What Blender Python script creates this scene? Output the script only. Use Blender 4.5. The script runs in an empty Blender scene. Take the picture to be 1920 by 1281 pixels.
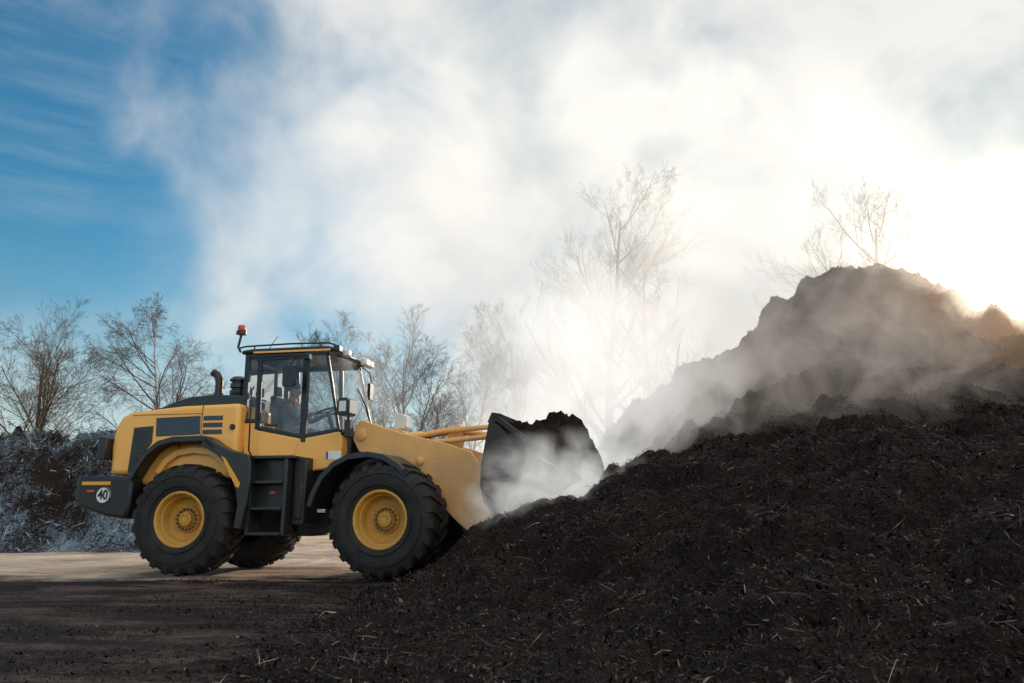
import bpy, math, random
import numpy as np
from mathutils import Vector, Matrix, noise
random.seed(7); np.random.seed(7)
scene = bpy.context.scene
COL = scene.collection
R = math.radians

# ------------------------------------------------------------------ node helpers
def new_mat(name):
    m = bpy.data.materials.new(name); m.use_nodes = True
    nt = m.node_tree; nt.nodes.clear()
    return m, nt
def N(nt, t, **kw):
    n = nt.nodes.new(t)
    for k, v in kw.items(): setattr(n, k, v)
    return n
def ramp(nt, fac, stops):
    r = nt.nodes.new('ShaderNodeValToRGB')
    e = r.color_ramp.elements
    while len(e) < len(stops): e.new(0.5)
    for i, (p, c) in enumerate(stops):
        e[i].position = p; e[i].color = (c[0], c[1], c[2], 1)
    nt.links.new(fac, r.inputs[0]); return r
def math_n(nt, op, a, b=None, c=None, clamp=False):
    n = nt.nodes.new('ShaderNodeMath'); n.operation = op; n.use_clamp = clamp
    for i, v in enumerate((a, b, c)):
        if v is None: continue
        if isinstance(v, (int, float)): n.inputs[i].default_value = v
        else: nt.links.new(v, n.inputs[i])
    return n.outputs[0]
def surf_mat(name, stops, scale=6.0, rough=0.6, spec=0.5, bump=0.0, bscale=40.0, metallic=0.0, detail=6, rough2=None, stretch=(1, 1, 1)):
    m, nt = new_mat(name)
    out = N(nt, 'ShaderNodeOutputMaterial'); b = N(nt, 'ShaderNodeBsdfPrincipled')
    tc = N(nt, 'ShaderNodeTexCoord'); mp = N(nt, 'ShaderNodeMapping'); mp.inputs['Scale'].default_value = stretch
    nt.links.new(tc.outputs['Object'], mp.inputs[0])
    nz = N(nt, 'ShaderNodeTexNoise'); nz.inputs['Scale'].default_value = scale; nz.inputs['Detail'].default_value = detail; nz.inputs['Roughness'].default_value = 0.62
    nt.links.new(mp.outputs[0], nz.inputs['Vector'])
    r = ramp(nt, nz.outputs[0], stops)
    nt.links.new(r.outputs[0], b.inputs['Base Color'])
    b.inputs['Metallic'].default_value = metallic
    b.inputs['Specular IOR Level'].default_value = spec
    rr = N(nt, 'ShaderNodeMapRange'); rr.inputs[3].default_value = rough; rr.inputs[4].default_value = rough2 if rough2 is not None else min(1, rough + 0.15)
    nt.links.new(nz.outputs[0], rr.inputs[0]); nt.links.new(rr.outputs[0], b.inputs['Roughness'])
    if bump > 0:
        n2 = N(nt, 'ShaderNodeTexNoise'); n2.inputs['Scale'].default_value = bscale; n2.inputs['Detail'].default_value = 8
        nt.links.new(mp.outputs[0], n2.inputs['Vector'])
        bp = N(nt, 'ShaderNodeBump'); bp.inputs['Strength'].default_value = bump; bp.inputs['Distance'].default_value = 0.05
        nt.links.new(n2.outputs[0], bp.inputs['Height']); nt.links.new(bp.outputs[0], b.inputs['Normal'])
    nt.links.new(b.outputs[0], out.inputs[0])
    return m

def paint_mat(name, base, dirt, amount=0.5):
    m, nt = new_mat(name)
    out = N(nt, 'ShaderNodeOutputMaterial'); b = N(nt, 'ShaderNodeBsdfPrincipled')
    tc = N(nt, 'ShaderNodeTexCoord')
    n1 = N(nt, 'ShaderNodeTexNoise'); n1.inputs['Scale'].default_value = 2.2; n1.inputs['Detail'].default_value = 9; n1.inputs['Roughness'].default_value = 0.7
    n2 = N(nt, 'ShaderNodeTexNoise'); n2.inputs['Scale'].default_value = 28; n2.inputs['Detail'].default_value = 6
    nt.links.new(tc.outputs['Object'], n1.inputs['Vector']); nt.links.new(tc.outputs['Object'], n2.inputs['Vector'])
    sep = N(nt, 'ShaderNodeSeparateXYZ'); nt.links.new(tc.outputs['Object'], sep.inputs[0])
    hz_ = math_n(nt, 'MULTIPLY_ADD', sep.outputs[2], -0.22, 0.42)
    f = math_n(nt, 'ADD', n1.outputs[0], hz_)
    f = math_n(nt, 'MULTIPLY_ADD', n2.outputs[0], 0.45, f)
    mr = N(nt, 'ShaderNodeMapRange'); mr.inputs[1].default_value = 0.82 - 0.3 * amount; mr.inputs[2].default_value = 1.45 - 0.3 * amount
    mr.inputs[3].default_value = 0.0; mr.inputs[4].default_value = 0.75 * min(1, amount * 1.6)
    nt.links.new(f, mr.inputs[0])
    mx = N(nt, 'ShaderNodeMix', data_type='RGBA'); mx.inputs[6].default_value = (*base, 1); mx.inputs[7].default_value = (*dirt, 1)
    nt.links.new(mr.outputs[0], mx.inputs[0]); nt.links.new(mx.outputs[2], b.inputs['Base Color'])
    rr = N(nt, 'ShaderNodeMapRange'); rr.inputs[3].default_value = 0.3; rr.inputs[4].default_value = 0.85
    nt.links.new(mr.outputs[0], rr.inputs[0]); nt.links.new(rr.outputs[0], b.inputs['Roughness'])
    bp = N(nt, 'ShaderNodeBump'); bp.inputs['Strength'].default_value = 0.12; bp.inputs['Distance'].default_value = 0.01
    nt.links.new(n2.outputs[0], bp.inputs['Height']); nt.links.new(bp.outputs[0], b.inputs['Normal'])
    nt.links.new(b.outputs[0], out.inputs[0])
    return m

YEL = paint_mat('yellow_paint', (0.97, 0.48, 0.10), (0.38, 0.24, 0.14), 0.34)
YELD = paint_mat('dirty_yellow_paint', (0.90, 0.45, 0.12), (0.40, 0.26, 0.16), 1.05)
RIMY = paint_mat('rim_paint', (0.94, 0.47, 0.03), (0.28, 0.16, 0.06), 0.6)
BOLT = paint_mat('bolt_steel', (0.26, 0.15, 0.03), (0.07, 0.045, 0.03), 0.8)
BLK = paint_mat('black_plastic', (0.013, 0.015, 0.018), (0.055, 0.045, 0.038), 0.4)
FRM = paint_mat('frame_black', (0.009, 0.009, 0.011), (0.045, 0.034, 0.028), 0.6)
RUB = surf_mat('tyre_rubber', [(0.3, (0.006, 0.006, 0.007)), (0.75, (0.036, 0.030, 0.027))], 5, 0.65, 0.4, 0.25, 60)
PANEL = surf_mat('blue_black_panel', [(0.3, (0.020, 0.035, 0.055)), (0.8, (0.035, 0.055, 0.08))], 3, 0.25, 0.5)
STEEL = surf_mat('worn_steel', [(0.3, (0.014, 0.012, 0.012)), (0.7, (0.05, 0.04, 0.034))], 3, 0.5, 0.4, 0.3, 30, metallic=0.2)
CHROME = surf_mat('chrome_rod', [(0.3, (0.6, 0.6, 0.6)), (0.7, (0.7, 0.7, 0.7))], 3, 0.15, 0.5, metallic=1.0)
WHT = surf_mat('white_plastic', [(0.3, (0.70, 0.70, 0.68)), (0.8, (0.80, 0.80, 0.78))], 5, 0.4)
ORG = surf_mat('orange_lens', [(0.3, (0.62, 0.07, 0.01)), (0.8, (0.72, 0.11, 0.02))], 5, 0.25)
ORJ = surf_mat('orange_sticker', [(0.3, (0.75, 0.36, 0.03)), (0.8, (0.85, 0.42, 0.05))], 5, 0.4)
LENS = surf_mat('lamp_lens', [(0.3, (0.62, 0.63, 0.62)), (0.8, (0.75, 0.75, 0.73))], 30, 0.12)
BLUEP = surf_mat('blue_plate', [(0.3, (0.02, 0.06, 0.25)), (0.8, (0.03, 0.08, 0.3))], 5, 0.4)
SEATM = surf_mat('seat_fabric', [(0.3, (0.02, 0.02, 0.022)), (0.8, (0.04, 0.04, 0.045))], 30, 0.9)

def glass_mat():
    m, nt = new_mat('cab_glass')
    out = N(nt, 'ShaderNodeOutputMaterial')
    tr = N(nt, 'ShaderNodeBsdfTransparent'); tr.inputs[0].default_value = (0.82, 0.87, 0.89, 1)
    gl = N(nt, 'ShaderNodeBsdfGlossy'); gl.inputs['Roughness'].default_value = 0.03
    df = N(nt, 'ShaderNodeBsdfDiffuse'); df.inputs[0].default_value = (0.45, 0.42, 0.38, 1)
    fr = N(nt, 'ShaderNodeFresnel'); fr.inputs[0].default_value = 1.5
    tc = N(nt, 'ShaderNodeTexCoord'); nz = N(nt, 'ShaderNodeTexNoise'); nz.inputs['Scale'].default_value = 3; nz.inputs['Detail'].default_value = 8
    nt.links.new(tc.outputs['Object'], nz.inputs['Vector'])
    mr = N(nt, 'ShaderNodeMapRange'); mr.inputs[1].default_value = 0.4; mr.inputs[2].default_value = 0.8; mr.inputs[3].default_value = 0.03; mr.inputs[4].default_value = 0.25
    nt.links.new(nz.outputs[0], mr.inputs[0])
    m1 = N(nt, 'ShaderNodeMixShader'); m2 = N(nt, 'ShaderNodeMixShader')
    nt.links.new(mr.outputs[0], m1.inputs[0]); nt.links.new(tr.outputs[0], m1.inputs[1]); nt.links.new(df.outputs[0], m1.inputs[2])
    f2 = math_n(nt, 'MULTIPLY', fr.outputs[0], 1.5, clamp=True)
    nt.links.new(f2, m2.inputs[0]); nt.links.new(m1.outputs[0], m2.inputs[1]); nt.links.new(gl.outputs[0], m2.inputs[2])
    nt.links.new(m2.outputs[0], out.inputs[0]); return m
GLASS = glass_mat()

# ------------------------------------------------------------------ mesh helpers
class B:
    def __init__(s): s.v = []; s.f = []; s.m = []
    def add(s, vs, fs, mi=0):
        o = len(s.v); s.v += [tuple(v) for v in vs]; s.f += [tuple(i + o for i in f) for f in fs]; s.m += [mi] * len(fs)
    def box(s, x0, x1, y0, y1, z0, z1, mi=0):
        s.add([(x0, y0, z0), (x1, y0, z0), (x1, y1, z0), (x0, y1, z0), (x0, y0, z1), (x1, y0, z1), (x1, y1, z1), (x0, y1, z1)],
              [(0, 3, 2, 1), (4, 5, 6, 7), (0, 1, 5, 4), (1, 2, 6, 5), (2, 3, 7, 6), (3, 0, 4, 7)], mi)
    def prism(s, poly, y0, y1, mi=0):
        n = len(poly)
        vs = [(p[0], y0, p[1]) for p in poly] + [(p[0], y1, p[1]) for p in poly]
        fs = [tuple(range(n)), tuple(range(2 * n - 1, n - 1, -1))]
        fs += [(i, i + n, (i + 1) % n + n, (i + 1) % n) for i in range(n)]
        s.add(vs, fs, mi)
    def strip(s, path, th, y0, y1, mi=0):
        n = len(path); inn = []
        for i in range(n):
            a = Vector(path[max(0, i - 1)]); b = Vector(path[min(n - 1, i + 1)]); d = (b - a).normalized()
            inn.append((path[i][0] + d.y * th, path[i][1] - d.x * th))
        s.prism(list(path) + inn[::-1], y0, y1, mi)
    def tube(s, pts, r, seg=8, mi=0, cap=True):
        pts = [Vector(p) for p in pts]; n = len(pts)
        rs = r if isinstance(r, (list, tuple)) else [r] * n
        vs = []; fs = []
        up = None
        for i in range(n):
            d = (pts[min(n - 1, i + 1)] - pts[max(0, i - 1)]).normalized()
            if up is None: up = d.orthogonal().normalized()
            up = (up - d * up.dot(d)); 
            if up.length < 1e-5: up = d.orthogonal()
            up.normalize(); sd = d.cross(up)
            for k in range(seg):
                a = 2 * math.pi * k / seg
                vs.append(pts[i] + (up * math.cos(a) + sd * math.sin(a)) * rs[i])
        for i in range(n - 1):
            for k in range(seg):
                fs.append((i * seg + k, i * seg + (k + 1) % seg, (i + 1) * seg + (k + 1) % seg, (i + 1) * seg + k))
        if cap: fs += [tuple(range(seg - 1, -1, -1)), tuple(range((n - 1) * seg, n * seg))]
        s.add(vs, fs, mi)
    def lathe(s, prof, seg=48, center=(0, 0, 0), axis='y', mi=0):
        vs = []; fs = []; n = len(prof)
        for k in range(seg):
            a = 2 * math.pi * k / seg
            for (r, h) in prof:
                if axis == 'y': vs.append((center[0] + r * math.cos(a), center[1] + h, center[2] + r * math.sin(a)))
                else: vs.append((center[0] + r * math.cos(a), center[1] + r * math.sin(a), center[2] + h))
        for k in range(seg):
            k2 = (k + 1) % seg
            for i in range(n - 1): fs.append((k * n + i, k * n + i + 1, k2 * n + i + 1, k2 * n + i))
        s.add(vs, fs, mi)
    def narrow(s, k=0.80):
        s.v = [(x, y * k if y > 0 else y, z) for x, y, z in s.v]; return s
    def obj(s, name, mats, parent=None, bevel=0.0, smooth=True, seg=2, loc=None, rotz=None):
        me = bpy.data.meshes.new(name); me.from_pydata(s.v, [], s.f); me.update()
        for m in (mats if isinstance(mats, (list, tuple)) else [mats]): me.materials.append(m)
        me.polygons.foreach_set('material_index', s.m)
        o = bpy.data.objects.new(name, me); COL.objects.link(o)
        import bmesh
        bm = bmesh.new(); bm.from_mesh(me); bmesh.ops.recalc_face_normals(bm, faces=bm.faces); bm.to_mesh(me); bm.free()
        if smooth:
            me.polygons.foreach_set('use_smooth', [True] * len(me.polygons))
            try: me.set_sharp_from_angle(angle=R(35))
            except Exception: pass
        if bevel > 0:
            md = o.modifiers.new('Bevel', 'BEVEL'); md.width = bevel; md.segments = seg; md.limit_method = 'ANGLE'; md.angle_limit = R(35)
        if parent is not None: o.parent = parent
        if loc is not None: o.location = loc
        if rotz is not None: o.rotation_euler[2] = rotz
        return o
def empty(name, loc=(0, 0, 0), parent=None, label=None, cat=None, rotz=0):
    e = bpy.data.objects.new(name, None); e.location = loc; e.rotation_euler[2] = rotz; COL.objects.link(e); e.empty_display_size = 0.3
    if parent: e.parent = parent
    if label: e['label'] = label; e['category'] = cat
    return e

# ------------------------------------------------------------------ WHEEL LOADER
ROOT = (-4.543, 12.967, 0.0); RY = R(-11)
loader = empty('wheel_loader', ROOT, None, 'yellow wheel loader with black cab frame lifting a full bucket', 'wheel loader', RY)
FL = (1.6, 0, 0); FR = R(-5)

b = B()
b.prism([(-1.43, 1.46), (-1.46, 1.9), (-1.42, 2.18), (-1.33, 2.34), (-1.17, 2.42), (-0.3, 2.49), (0.66, 2.51), (0.66, 1.72), (0.5, 1.3), (-0.9, 1.3), (-0.95, 1.46)], -0.97, 0.97)
hood = b.obj('engine_hood', YEL, loader, 0.07, seg=4)
b = B(); b.prism([(-1.08, 2.17), (-0.76, 2.19), (-0.76, 1.93), (-0.95, 1.72), (-1.06, 1.49), (-1.12, 1.49)], -0.984, -0.95)
for i in range(14):
    z = 1.55 + i * 0.043; b.box(-1.06, -0.97 + i * 0.013 - 0.005, -0.99, -0.984, z, z + 0.012)
b.obj('side_grille', BLK, hood, 0.004)
b = B(); b.prism([(-0.72, 2.31), (0.02, 2.33), (0.03, 2.05), (-0.70, 2.03)], -0.982, -0.95); b.obj('side_panel', PANEL, hood, 0.008)
b = B()
for i in range(3): b.box(0.075, 0.39, -0.982, -0.95, 2.26 - i * 0.105, 2.325 - i * 0.105)
b.obj('louvre', PANEL, hood, 0.004)
b = B(); b.lathe([(0.0, -0.03), (0.035, -0.03), (0.045, -0.015), (0.045, 0.02)], 20, (0.56, -0.97, 2.15)); b.obj('filler_cap', BLK, hood)
b = B(); b.box(-0.30, -0.285, -0.976, -0.95, 1.75, 2.0); b.box(0.045, 0.053, -0.976, -0.95, 1.75, 2.48); b.box(-1.13, 0.045, -0.976, -0.95, 2.36, 2.367); b.obj('panel_seam', BLK, hood)
b = B(); b.prism([(-0.95, 2.44), (-0.6, 2.57), (-0.33, 2.65), (0.1, 2.68), (0.62, 2.65), (0.62, 2.45)], -0.78, 0.78)
for i in range(9): b.box(-0.5 + i * 0.11, -0.46 + i * 0.11, -0.5, 0.5, 2.64, 2.695)
b.obj('top_grille', BLK, hood, 0.015)
b = B(); b.tube([(0.0, -0.5, 2.55), (0.0, -0.5, 2.90), (-0.01, -0.5, 2.97), (-0.05, -0.5, 3.04), (-0.12, -0.5, 3.08)], 0.062, 16, cap=False)
b.tube([(0.0, -0.5, 2.55), (0.0, -0.5, 2.74)], 0.078, 16)
b.obj('exhaust_pipe', FRM, loader)
b = B(); b.lathe([(0, 0), (0.12, 0), (0.13, .02), (0.13, 0.10), (0.105, 0.115), (0.105, 0.13), (0.13, 0.145), (0.13, 0.21), (0.105, 0.225), (0.105, 0.24), (0.14, 0.25), (0.14, 0.28), (0.09, 0.32), (0, 0.33)], 28, (0.37, -0.55, 2.66), 'z')
b.tube([(0.37, -0.55, 2.5), (0.37, -0.55, 2.68)], 0.06, 12); b.obj('air_cleaner', BLK, loader)
for sg in (-1, 1):
    b = B(); b.box(-1.60, -1.44, sg * 0.98 - 0.11, sg * 0.98 + 0.08, 1.68, 2.02); b.obj('tail_lamp', [FRM], loader, 0.02)
b = B(); b.prism([(-1.80, 1.39), (-1.74, 1.43), (-0.86, 1.43), (-0.86, 1.0), (-0.92, 0.80), (-1.25, 0.84), (-1.72, 0.98), (-1.80, 1.08)], -1.2, 1.2)
cw = b.obj('counterweight', FRM, loader, 0.05, seg=3)
b = B(); b.box(-1.70, -1.22, -1.206, -1.17, 1.30, 1.35); b.obj('reflective_stripe', ORJ, cw)
b = B(); b.box(-1.60, -1.48, -1.206, -1.19, 1.20, 1.225); b.obj('side_marker', ORG, cw)
b = B(); b.lathe([(0, -0.004), (0.128, -0.004), (0.128, 0.03)], 40, (-1.32, -1.204, 1.15)); sg_o = b.obj('speed_sign', WHT, cw, 0.0, smooth=False)
b = B(); b.lathe([(0.112, -0.009), (0.128, -0.009), (0.128, -0.003), (0.112, -0.003), (0.112, -0.009)], 40, (-1.32, -1.204, 1.15)); b.obj('sign_border', FRM, sg_o, smooth=False)
cu = bpy.data.curves.new('digits', 'FONT'); cu.body = '40'; cu.size = 0.185; cu.extrude = 0.002; cu.align_x = 'CENTER'; cu.align_y = 'CENTER'; cu.offset = 0.004
to = bpy.data.objects.new('tmp', cu); COL.objects.link(to); bpy.context.view_layer.update()
me = bpy.data.meshes.new_from_object(to); bpy.data.objects.remove(to)
me.transform(Matrix.Rotation(R(90), 4, 'X')); me.transform(Matrix.Diagonal((0.9, 1, 1.05, 1))); me.transform(Matrix.Translation((-1.32, -1.214, 1.15)))
me.materials.clear(); me.materials.append(FRM); to = bpy.data.objects.new('sign_digits', me); COL.objects.link(to); to.parent = sg_o
b = B(); b.box(-1.2, 1.35, -0.42, 0.42, 0.62, 1.35); b.box(1.1, 1.62, -0.3, 0.3, 0.55, 0.95); b.box(1.1, 1.62, -0.3, 0.3, 1.2, 1.5)
b.lathe([(0, -0.85), (0.14, -0.85), (0.17, -0.5), (0.2, -0.25), (0.28, 0), (0.2, 0.25), (0.17, 0.5), (0.14, 0.85), (0, .85)], 20, (0, 0, 0.8))
b.box(0.62, 2.0, -0.66, 0.66, 1.25, 1.5); b.box(1.0, 1.5, -0.95, 0.95, 0.9, 1.3)
for k in range(5): b.tube([(1.75, -0.3 + 0.07 * k, 1.1 + .05 * k), (2.0, -0.5 + 0.06 * k, 0.85 + .05 * k), (2.3, -0.34 + 0.06 * k, 1.05 + .05 * k)], 0.018, 6)
b.obj('rear_chassis', FRM, loader, 0.02)
arch = [(-0.90, 1.40), (-0.80, 1.58), (-0.66, 1.78), (-0.46, 1.93), (-0.22, 1.99), (0.26, 2.0), (0.34, 1.97), (0.50, 1.86), (0.74, 1.75), (1.00, 1.70), (1.04, 1.62), (1.06, 1.34), (1.02, 1.0), (0.97, 0.68)]
for sg in (-1, 1):
    y0, y1 = sorted((sg * 1.26, sg * 0.72))
    b = B(); b.strip(arch, 0.045, y0, y1)
    y0, y1 = sorted((sg * 1.285, sg * 1.235)); b.strip(arch[:8], 0.09, y0, y1)
    b.prism([(0.30, 2.0), (0.50, 1.88), (0.74, 1.77), (1.02, 1.71), (1.065, 1.6), (1.08, 1.34), (1.04, 1.0), (0.98, 0.66), (0.86, 0.68), (0.90, 1.0), (0.86, 1.2), (0.70, 1.55), (0.52, 1.72), (0.26, 1.86)], y0, y1)
    fd = b.obj('rear_fender', BLK, loader, 0.015)
    yy = sorted((sg * 1.292, sg * 1.28)); b = B(); b.prism([(0.60, 1.70), (0.67, 1.66), (0.93, 1.30), (0.91, 1.24), (0.86, 1.26)], *yy); b.obj('yellow_stripe', ORJ, fd)
    b = B(); ya = sorted((sg * 1.05, sg * 0.62)); b.strip([(-0.62, 1.50), (-0.5, 1.68), (-0.3, 1.82), (0, 1.86), (0.3, 1.82), (0.55, 1.64), (0.7, 1.45)], 0.10, *ya); b.obj('inner_wheel_arch', YEL, loader, 0.01)
for sg in (-1, 1):
    def yy(a, c): return sorted((sg * a, sg * c))
    b = B(); b.box(0.98, 1.56, *yy(0.98, 0.55), 0.95, 1.67); b.box(0.98, 1.04, *yy(1.18, 0.9), 0.58, 1.67); b.box(1.53, 1.59, *yy(1.18, 0.9), 0.58, 1.67)
    b.box(0.96, 1.66, *yy(1.2, 0.6), 1.655, 1.70)
    for z in (0.58, 0.93, 1.30): b.box(1.04, 1.53, *yy(1.2, 0.93), z, z + 0.045)
    b.obj('ladder', BLK, loader, 0.008)
    b = B(); b.box(1.60, 1.80, *yy(1.0, 0.55), 0.72, 1.68); b.box(1.64, 1.76, *yy(1.02, 0.98), 0.8, 1.3); b.obj('tool_box', FRM, loader, 0.03)
    b = B(); b.box(1.24, 1.33, *yy(0.995, 0.97), 1.16, 1.20); b.obj('side_reflector', ORG, loader)
    b = B(); b.tube([(1.02, sg * 1.16, 0.95), (1.02, sg * 1.24, 1.0), (1.0, sg * 1.24, 1.6), (0.98, sg * 1.16, 1.66)], 0.014, 8); b.obj('grab_rail', BLK, loader)
    b = B(); b.tube([(0.84, sg * 0.86, 1.72), (0.82, sg * 0.92, 1.8), (0.80, sg * 0.92, 2.7), (0.8, sg * 0.86, 2.76)], 0.013, 8); b.narrow(); b.obj('grab_rail', BLK, loader)

# CAB
cab_low = [(0.62, 2.24), (0.87, 2.24), (0.88, 2.12), (1.58, 1.98), (2.2, 2.08), (2.24, 1.9), (2.18, 1.54), (1.53, 1.46), (1.3, 1.5), (0.86, 1.69), (0.62, 1.69)]
b = B(); b.prism(cab_low, -0.80, 0.80); cab = b.narrow().obj('cab', YEL, loader, 0.03, seg=3)
b = B(); b.prism([(0.66, 1.72), (2.1, 1.62), (2.1, 1.5), (0.66, 1.45)], -0.7, 0.7); b.narrow().obj('cab_floor', FRM, cab)
b = B()
def bar(p, q, wx, wy):
    p = Vector(p); q = Vector(q); vs = []
    for c in (p, q):
        for dx, dy in ((-1, -1), (1, -1), (1, 1), (-1, 1)): vs.append((c.x + dx * wx / 2, c.y + dy * wy / 2, c.z))
    b.add(vs, [(0, 1, 2, 3), (7, 6, 5, 4), (0, 4, 5, 1), (1, 5, 6, 2), (2, 6, 7, 3), (3, 7, 4, 0)])
def hbar(p, q, wy, wz):
    p = Vector(p); q = Vector(q); vs = []
    for c in (p, q):
        for dy, dz in ((-1, -1), (1, -1), (1, 1), (-1, 1)): vs.append((c.x, c.y + dy * wy / 2, c.z + dz * wz / 2))
    b.add(vs, [(0, 1, 2, 3), (7, 6, 5, 4), (0, 4, 5, 1), (1, 5, 6, 2), (2, 6, 7, 3), (3, 7, 4, 0)])
for sg in (-1, 1):
    bar((0.64, sg * 0.77, 1.72), (0.60, sg * 0.72, 3.3), 0.075, 0.07)
    bar((0.85, sg * 0.775, 2.12), (0.80, sg * 0.725, 3.3), 0.05, 0.06)
    bar((1.62, sg * 0.775, 1.92), (1.58, sg * 0.725, 3.3), 0.075, 0.07)
    bar((2.18, sg * 0.775, 2.06), (1.90, sg * 0.725, 3.3), 0.045, 0.05)
    hbar((0.62, sg * 0.775, 2.25), (0.86, sg * 0.775, 2.25), 0.06, 0.06)
    hbar((0.86, sg * 0.775, 2.14), (1.6, sg * 0.775, 2.0), 0.05, 0.06)
    hbar((1.6, sg * 0.775, 2.0), (2.19, sg * 0.775, 2.1), 0.05, 0.06)
    hbar((0.58, sg * 0.725, 3.27), (1.92, sg * 0.725, 3.27), 0.06, 0.06)
b.box(0.58, 0.66, -0.7, 0.7, 3.22, 3.30); b.box(0.58, 0.68, -0.72, 0.72, 2.18, 2.3)
b.narrow().obj('cab_frame', FRM, cab, 0.008)
door_g = B(); door_g.add([(0.89, -0.79, 2.15), (1.57, -0.79, 2.02), (1.535, -0.74, 3.22), (0.85, -0.74, 3.22)], [(0, 1, 2, 3)])
b = B()
def loopbar(pts, w=0.05, t=0.02):
    n = len(pts); c = sum((Vector(p) for p in pts), Vector()) / n
    inn = [Vector(p) + (c - Vector(p)).normalized() * w for p in pts]
    vs = []
    for p in pts: vs += [(p[0], p[1] - t, p[2]), (p[0], p[1] + t, p[2])]
    for p in inn: vs += [(p[0], p[1] - t, p[2]), (p[0], p[1] + t, p[2])]
    fs = []
    for i in range(n):
        j = (i + 1) % n; o, o2, k, k2 = 2 * i, 2 * j, 2 * n + 2 * i, 2 * n + 2 * j
        fs += [(o, o2, k2, k), (o + 1, k + 1, k2 + 1, o2 + 1), (o, o + 1, o2 + 1, o2), (k, k2, k2 + 1, k + 1)]
    b.add(vs, fs)
loopbar([(0.88, -0.795, 2.13), (1.585, -0.795, 1.99), (1.56, -0.75, 3.24), (0.83, -0.75, 3.24)], 0.055, 0.012)
door = b.obj('cab_door', FRM, cab, 0.004)
door_g.obj('door_window', GLASS, door, smooth=False)
b = B(); b.prism([(0.905, 2.09), (1.55, 1.965), (1.50, 1.72), (1.33, 1.66), (1.2, 1.72), (0.905, 1.72)], -0.812, -0.79); b.obj('door_panel', YEL, door, 0.006)
b = B(); b.box(1.0, 1.16, -0.845, -0.80, 2.165, 2.195); b.obj('door_handle', BLK, door, 0.005)
for nm, q in (('rear_quarter_window', [(0.67, -0.785, 2.28), (0.83, -0.785, 2.28), (0.79, -0.73, 3.24), (0.63, -0.73, 3.24)]),
              ('front_quarter_window', [(1.66, -0.785, 2.05), (2.16, -0.785, 2.12), (1.90, -0.73, 3.24), (1.61, -0.73, 3.24)]),
              ('far_side_window', [(0.68, 0.775, 2.26), (0.9, 0.775, 2.15), (1.6, 0.775, 2.05), (2.16, 0.775, 2.12), (1.90, 0.73, 3.24), (0.65, 0.73, 3.24)]),
              ('rear_window', [(0.62, -0.7, 2.3), (0.62, 0.7, 2.3), (0.6, 0.66, 3.24), (0.6, -0.66, 3.24)])):
    b = B(); b.add(q, [tuple(range(len(q)))]); b.narrow().obj(nm, GLASS, cab, smooth=False)
b = B(); n = 14; vs = []
for k, (zz, s0, bulge, hw) in enumerate(((2.08, 2.20, 0.20, 0.77), (2.5, 2.11, 0.19, 0.755), (2.9, 2.00, 0.16, 0.74), (3.26, 1.91, 0.12, 0.72))):
    for i in range(n + 1):
        t = -1 + 2 * i / n; vs.append((s0 + bulge * (1 - t * t), t * hw, zz))
b.add(vs, [(r * (n + 1) + i, r * (n + 1) + i + 1, (r + 1) * (n + 1) + i + 1, (r + 1) * (n + 1) + i) for r in range(3) for i in range(n)])
b.narrow().obj('windscreen', GLASS, cab)
b = B(); b.tube([(2.38, 0.1, 2.12), (2.30, -0.1, 2.55), (2.2, -0.2, 2.8)], 0.012, 6); b.obj('wiper', FRM, cab)
b = B()
ptsf = [(2.20 + 0.2 * (1 - t * t), t * 0.78, 2.06) for t in np.linspace(-1, 1, 13)]
b.tube(ptsf, 0.045, 8); b.prism([(2.1, 2.06), (2.3, 2.06), (2.26, 1.55), (2.1, 1.5)], -0.55, 0.55); b.narrow().obj('windscreen_sill', FRM, cab)
b = B(); b.prism([(0.50, 3.30), (0.52, 3.355), (0.7, 3.375), (1.85, 3.38), (2.02, 3.36), (2.06, 3.31), (1.98, 3.29)], -0.79, 0.79); roof = b.narrow().obj('cab_roof', BLK, cab, 0.025, seg=3)
b = B(); b.box(0.72, 1.98, -0.805, -0.78, 3.295, 3.325); b.obj('roof_trim', YEL, roof, 0.005)
b = B(); b.tube([(0.44, -0.74, 3.40), (0.55, -0.74, 3.425), (1.3, -0.74, 3.44), (1.9, -0.74, 3.43), (2.03, -0.74, 3.40), (2.05, -0.74, 3.34)], 0.014, 8)
for s_ in (0.7, 1.8): b.tube([(s_, -0.74, 3.37), (s_, -0.74, 3.43)], 0.012, 6)
b.tube([(0.47, -0.74, 3.34), (0.42, -0.74, 3.42), (0.46, -0.74, 3.62)], 0.02, 8); b.obj('roof_rail', FRM, roof)
b = B(); b.lathe([(0, -.02), (0.08, -.02), (0.08, 0.03), (0.066, 0.04), (0.056, 0.045)], 20, (0.46, -0.74, 3.64), 'z'); bc = b.obj('beacon_base', BLK, roof)
b = B(); b.lathe([(0.058, 0), (0.062, 0.02), (0.058, 0.065), (0.045, 0.083), (0, 0.088)], 20, (0.46, -0.74, 3.685), 'z'); b.obj('warning_beacon', ORG, roof)
b = B(); b.tube([(0.78, -0.5, 3.38), (0.95, -0.5, 3.62)], 0.006, 5); b.obj('antenna', FRM, roof)
def lamp(name, x, y, z, w=0.15, hh=0.12, par=None, fl=False):
    b = B(); b.box(x - 0.05, x + 0.04, y - w / 2, y + w / 2, z - hh / 2, z + hh / 2)
    o = b.obj(name, BLK if not fl else WHT, par, 0.02)
    b = B(); b.box(x + 0.042, x + 0.052, y - w / 2 + 0.015, y + w / 2 - 0.015, z - hh / 2 + 0.015, z + hh / 2 - 0.015); b.obj('lamp_lens', LENS, o, 0.004)
    return o
lamp('work_lamp', 2.06, -0.70, 3.34, 0.13, 0.11, par=roof); lamp('work_lamp', 2.12, -0.48, 3.31, 0.14, 0.11, par=roof, fl=True)
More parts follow.
